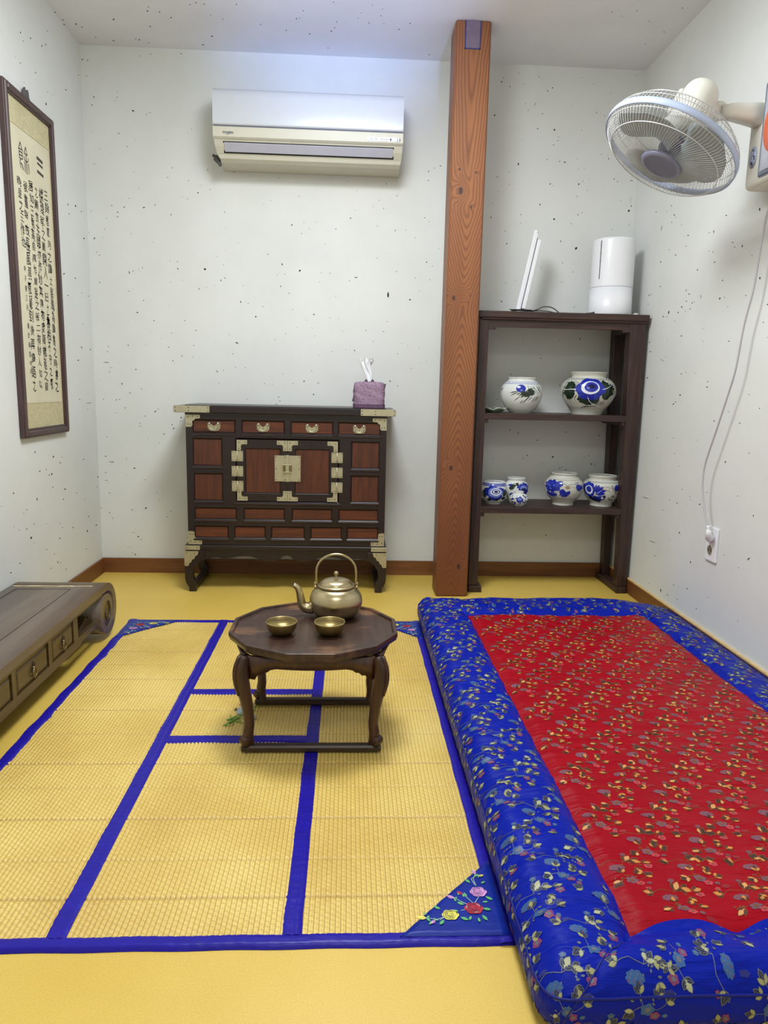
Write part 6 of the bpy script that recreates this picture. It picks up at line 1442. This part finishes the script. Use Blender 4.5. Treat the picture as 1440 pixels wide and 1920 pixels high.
# ------------------------------------------------------------------ wall fan
def wall_fan():
    C0 = Vector((2.094, -1.159, 1.610)); axd = Vector((-.482, -.062, -.874)).normalized()
    t = thing('wall_fan', 'white wall-mounted fan with wire guard tilted down, high on the right wall', 'wall fan', (W, -1.15, 1.70))
    inv = Matrix.Translation((-W, 1.15, -1.70))
    # local frame: +z points out of the front of the fan
    ex = axd.cross(Vector((0, 1, 0))).normalized(); ey = axd.cross(ex).normalized()
    F = inv @ Matrix(((ex.x, ey.x, axd.x, C0.x), (ex.y, ey.y, axd.y, C0.y), (ex.z, ey.z, axd.z, C0.z), (0, 0, 0, 1)))
    def B(mb, name, m, local=True, par=None, **k):
        Mx = F if local else inv; mb.v = [tuple(Mx @ Vector(v)) for v in mb.v]; return mb.build(name, m, par or t, **k)
    R0 = .205
    wire = simple('guard_wire', (206, 206, 204), 0.3, 0.1, 0.02); grey = simple('fan_blade_smoke', (176, 184, 184), 0.3, 0, 0.02, Transmission_Weight=0.2, IOR=1.3)
    bandm = simple('pale_blue_band', (176, 188, 214), 0.28, 0, 0.02); capm = simple('grey_blue_cap', (126, 128, 150), 0.35, 0, 0.03)
    B(MB().lathe([(R0-.003, -.010), (R0, -.0095), (R0+.001, 0), (R0, .0095), (R0-.003, .010), (R0-.004, 0), (R0-.003, -.010)], n=96, close=False), 'guard_band', bandm)
    # front guard: fine radial wires over a shallow dome
    def wires(n, prof, r, name, extra):
        mb = MB()
        for i in range(n):
            a = 2*pi*i/n; mb.tube([(q*cos(a+tw), q*sin(a+tw), z) for q, z, tw in prof], r, 3)
        for q, z, rr in extra: mb.tube([(q*cos(b), q*sin(b), z) for b in [2*pi*i/80 for i in range(80)]], rr, 5, True)
        B(mb, name, wire)
    wires(110, [(.055, .050, .22), (.085, .051, .17), (.130, .047, .09), (.165, .040, .03), (.184, .028, 0), (R0-.002, .004, 0)], .00075, 'front_guard', [(.168, .0392, .0015), (.196, .014, .0011)])
    wires(100, [(.050, -.062, 0), (.110, -.064, 0), (.160, -.060, 0), (.188, -.040, 0), (R0-.002, -.006, 0)], .00085, 'rear_guard', [(.110, -.065, .0012), (.170, -.056, .0016), (.195, -.028, .0012)])
    B(MB().lathe([(.060, -.064), (.060, -.060), (.001, -.058)], n=40, close=False), 'guard_plate', M['offwhite'])
    B(MB().lathe([(.052, .044), (.060, .047), (.062, .052), (.059, .057), (.046, .0605), (.042, .0590), (.020, .0600), (.0001, .0605)], n=48, close=False), 'centre_cap', capm)
    B(MB().lathe([(.054, .0500), (.053, .045), (.0001, .045)], n=40, close=False), 'cap_back', capm)
    # hub and three broad curved blades
    B(MB().lathe([(.001, -.030), (.030, -.030), (.034, -.020), (.033, .008), (.026, .018), (.012, .022), (.0001, .022)], n=40), 'hub', simple('hub_dark', (92, 94, 112), 0.35))
    for k in range(3):
        a0 = 2*pi*k/3+.35; mb = MB()
        def fn(u, v):
            r = .030+(.150)*v; w0 = 1.35+.65*sin(pi*min(1, v*.9)); lead = a0+.55*v; a = lead+(u-.5)*w0*(1-.18*v**4)
            if v > .8: a = lead+(u-.5)*w0*(1-.18*v**4)*sqrt(max(.05, 1-((v-.8)/.21)**2))
            return (r*cos(a), r*sin(a), .006-.036*(u-.5)*(1-.35*v)-.004*v+.004*sin(pi*u))
        mb.grid(14, 16, fn); o = B(mb, 'blade', grey); sd = o.modifiers.new('thick', 'SOLIDIFY'); sd.thickness = .0018
    # motor housing behind
    B(MB().lathe(resample([(.052, -.064), (.054, -.085), (.055, -.120), (.053, -.160), (.049, -.185), (.038, -.202), (.020, -.210), (.001, -.212)], 4), n=48), 'motor_housing', M['offwhite'])
    # rib and yoke beside the motor
    mb = MB().box(.045, .064, -.010, .010, -.160, -.080, .006); mb.v = [(-v[0], v[1], v[2]) for v in mb.v]; mb.f = [f[::-1] for f in mb.f]
    B(mb, 'housing_rib', M['offwhite'])
    pv = C0-axd*.120
    j = Vector((2.235, -1.140, 1.722))
    mb = MB().tube([pv+Vector((.02, 0, 0)), j], [.030, .022], 16); B(mb, 'neck', M['offwhite'], False)
    mb = MB().lathe([(.0001, -.020), (.024, -.020), (.026, -.016), (.026, .016), (.024, .020), (.010, .020), (.009, .014), (.0001, .014)], j, 24, Matrix.Rotation(pi/2, 4, 'X'), True, False); B(mb, 'tilt_joint', M['offwhite'], False)
    mb = MB().lathe([(.0001, 0), (.0075, 0), (.0085, .002), (.0075, .003)], (j.x, j.y-.0165, j.z), 16, Matrix.Rotation(pi/2, 4, 'X'), True, False); B(mb, 'joint_screw', M['ink_grey'], False)
    # arm to the wall box: widening, rounded box section
    mb = MB(); V = []; n = 20; secs = ((2.240, .018, .018, 1.718), (2.275, .021, .022, 1.720), (2.320, .026, .027, 1.717), (2.380, .034, .034, 1.712))
    for x, hy, hz, zc in secs:
        for i in range(n):
            a = 2*pi*i/n; c, s = cos(a), sin(a); q = (abs(c)**4+abs(s)**4)**-.25; V.append((x, -1.150+hy*c*q, zc+hz*s*q))
    Fc = [(k*n+i, k*n+(i+1) % n, (k+1)*n+(i+1) % n, (k+1)*n+i) for k in range(3) for i in range(n)]+[tuple(range(n))[::-1], tuple(range(3*n, 4*n))]
    mb.add(V, Fc, True); B(mb, 'arm', M['offwhite'], False)
    B(MB().box(2.358, W, -1.330, -1.098, 1.512, 1.758), 'wall_box', M['offwhite'], False, bevel=.018, seg=4)
    B(MB().box(2.350, 2.366, -1.345, -1.185, 1.530, 1.790), 'panel_rim', simple('chrome_rim', (170, 184, 206), 0.2, 0.8, 0.02), False, bevel=.007, seg=4)
    B(MB().box(2.3475, 2.352, -1.338, -1.200, 1.542, 1.778), 'control_face', simple('face_grey', (178, 180, 190), 0.3), False, bevel=.002)
    B(MB().lathe([(.0001, 0), (.055, 0), (.058, .002), (.057, .004), (.0001, .005)], (2.3480, -1.266, 1.655), 40, Matrix.Rotation(-pi/2, 4, 'Y') @ Matrix.Diagonal((1.3, 1, 1, 1)), True, False), 'orange_dial', simple('orange_plastic', (232, 112, 72), 0.35), False)
    lab = MB().lathe([(.0001, 0), (.020, 0), (.0205, .001), (.0001, .0016)], (2.3576, -1.142, 1.600), 32, Matrix.Rotation(-pi/2, 4, 'Y') @ Matrix.Diagonal((1.5, 1, 1, 1)), True, False)
    lo = B(lab, 'speed_badge', simple('badge_blue', (176, 186, 214), 0.3), False)
    mb = MB(); rnd = random.Random(7)
    for y, z, s in ((-1.138, 1.622, .003), (-1.146, 1.618, .0025), (-1.140, 1.606, .0025), (-1.149, 1.601, .004), (-1.150, 1.594, .003), (-1.136, 1.586, .0045), (-1.142, 1.581, .0035), (-1.146, 1.610, .002), (-1.134, 1.600, .002)): mb.ball((2.3560, y, z), s, 8, 5, (.3, 1, 1))
    B(mb, 'badge_marks', simple('badge_print', (58, 58, 100), 0.5), False, par=lo)['kind'] = 'stuff'
    mb = MB().tube(smooth_path([(2.40, -1.19, 1.520), (2.40, -1.195, 1.506), (2.402, -1.205, 1.495)], 3), .008, 10); B(mb, 'cord_grommet', M['black'], False)
wall_fan()

# ------------------------------------------------------------------ outlet, plug and fan cord
def outlet():
    yc, zc = -.986, .3815
    t = thing('wall_outlet', 'white two-gang wall socket low on the right wall', 'outlet', (W, yc, zc))
    MB().box(-.008, 0, -.0375, .0375, -.060, .060).build('cover_plate', M['white'], t, bevel=.0025, seg=3)
    for dz in (.026, -.022):
        mb = MB().lathe([(.0195, .0005), (.0190, -.0010), (.0175, -.0012), (.0170, -.0004)], (-.0082, .004, dz), 32, Matrix.Rotation(pi/2, 4, 'Y'), True, False)
        mb.build('socket_ring', M['offwhite'], t)
        mb = MB().lathe([(.0001, 0), (.0172, 0)], (-.00835, .004, dz), 32, Matrix.Rotation(-pi/2, 4, 'Y'), False, False)
        mb.build('socket_well', simple('socket_shade', (120, 112, 96), 0.6), t)
        for s in (-1, 1): MB().ball((-.0086, .004+s*.0085, dz), .0024, 8, 5).build('pin_hole', M['black'], t)
    c = thing('fan_cord', 'white power cord hanging from the wall fan to a plug in the wall socket', 'cord', (2.40, -1.03, .43))
    def B(mb, name, m, **k): mb.v = [(v[0]-2.40, v[1]+1.03, v[2]-.43) for v in mb.v]; return mb.build(name, m, c, **k)
    pts = [(2.402, -1.010, .452), (2.400, -.992, .480), (2.398, -.970, .530), (2.398, -.952, .590), (2.399, -.955, .660), (2.400, -1.003, .774), (2.400, -1.058, .899), (2.400, -1.090, .984), (2.400, -1.112, 1.116), (2.402, -1.142, 1.225), (2.402, -1.157, 1.348), (2.402, -1.174, 1.440), (2.402, -1.196, 1.492)]
    B(MB().tube(smooth_path(pts, 6), .0032, 8), 'cord', M['wcable'])
    B(MB().tube([(2.4015, -1.009, .453), (2.403, -1.013, .440)], [.0036, .0055], 10).tube([(2.403, -1.0125, .4415), (2.4035, -1.014, .4385)], .0062, 10), 'strain_relief', M['white'])
    pb = MB().tube([(2.403, -1.013, .440), (2.407, -1.012, .425), (2.414, -1.004, .410), (2.424, -.992, .4045), (2.431, -.984, .4070)], [.0062, .0100, .0135, .0150, .0155], 14)
    B(pb, 'plug', M['white'])
outlet()
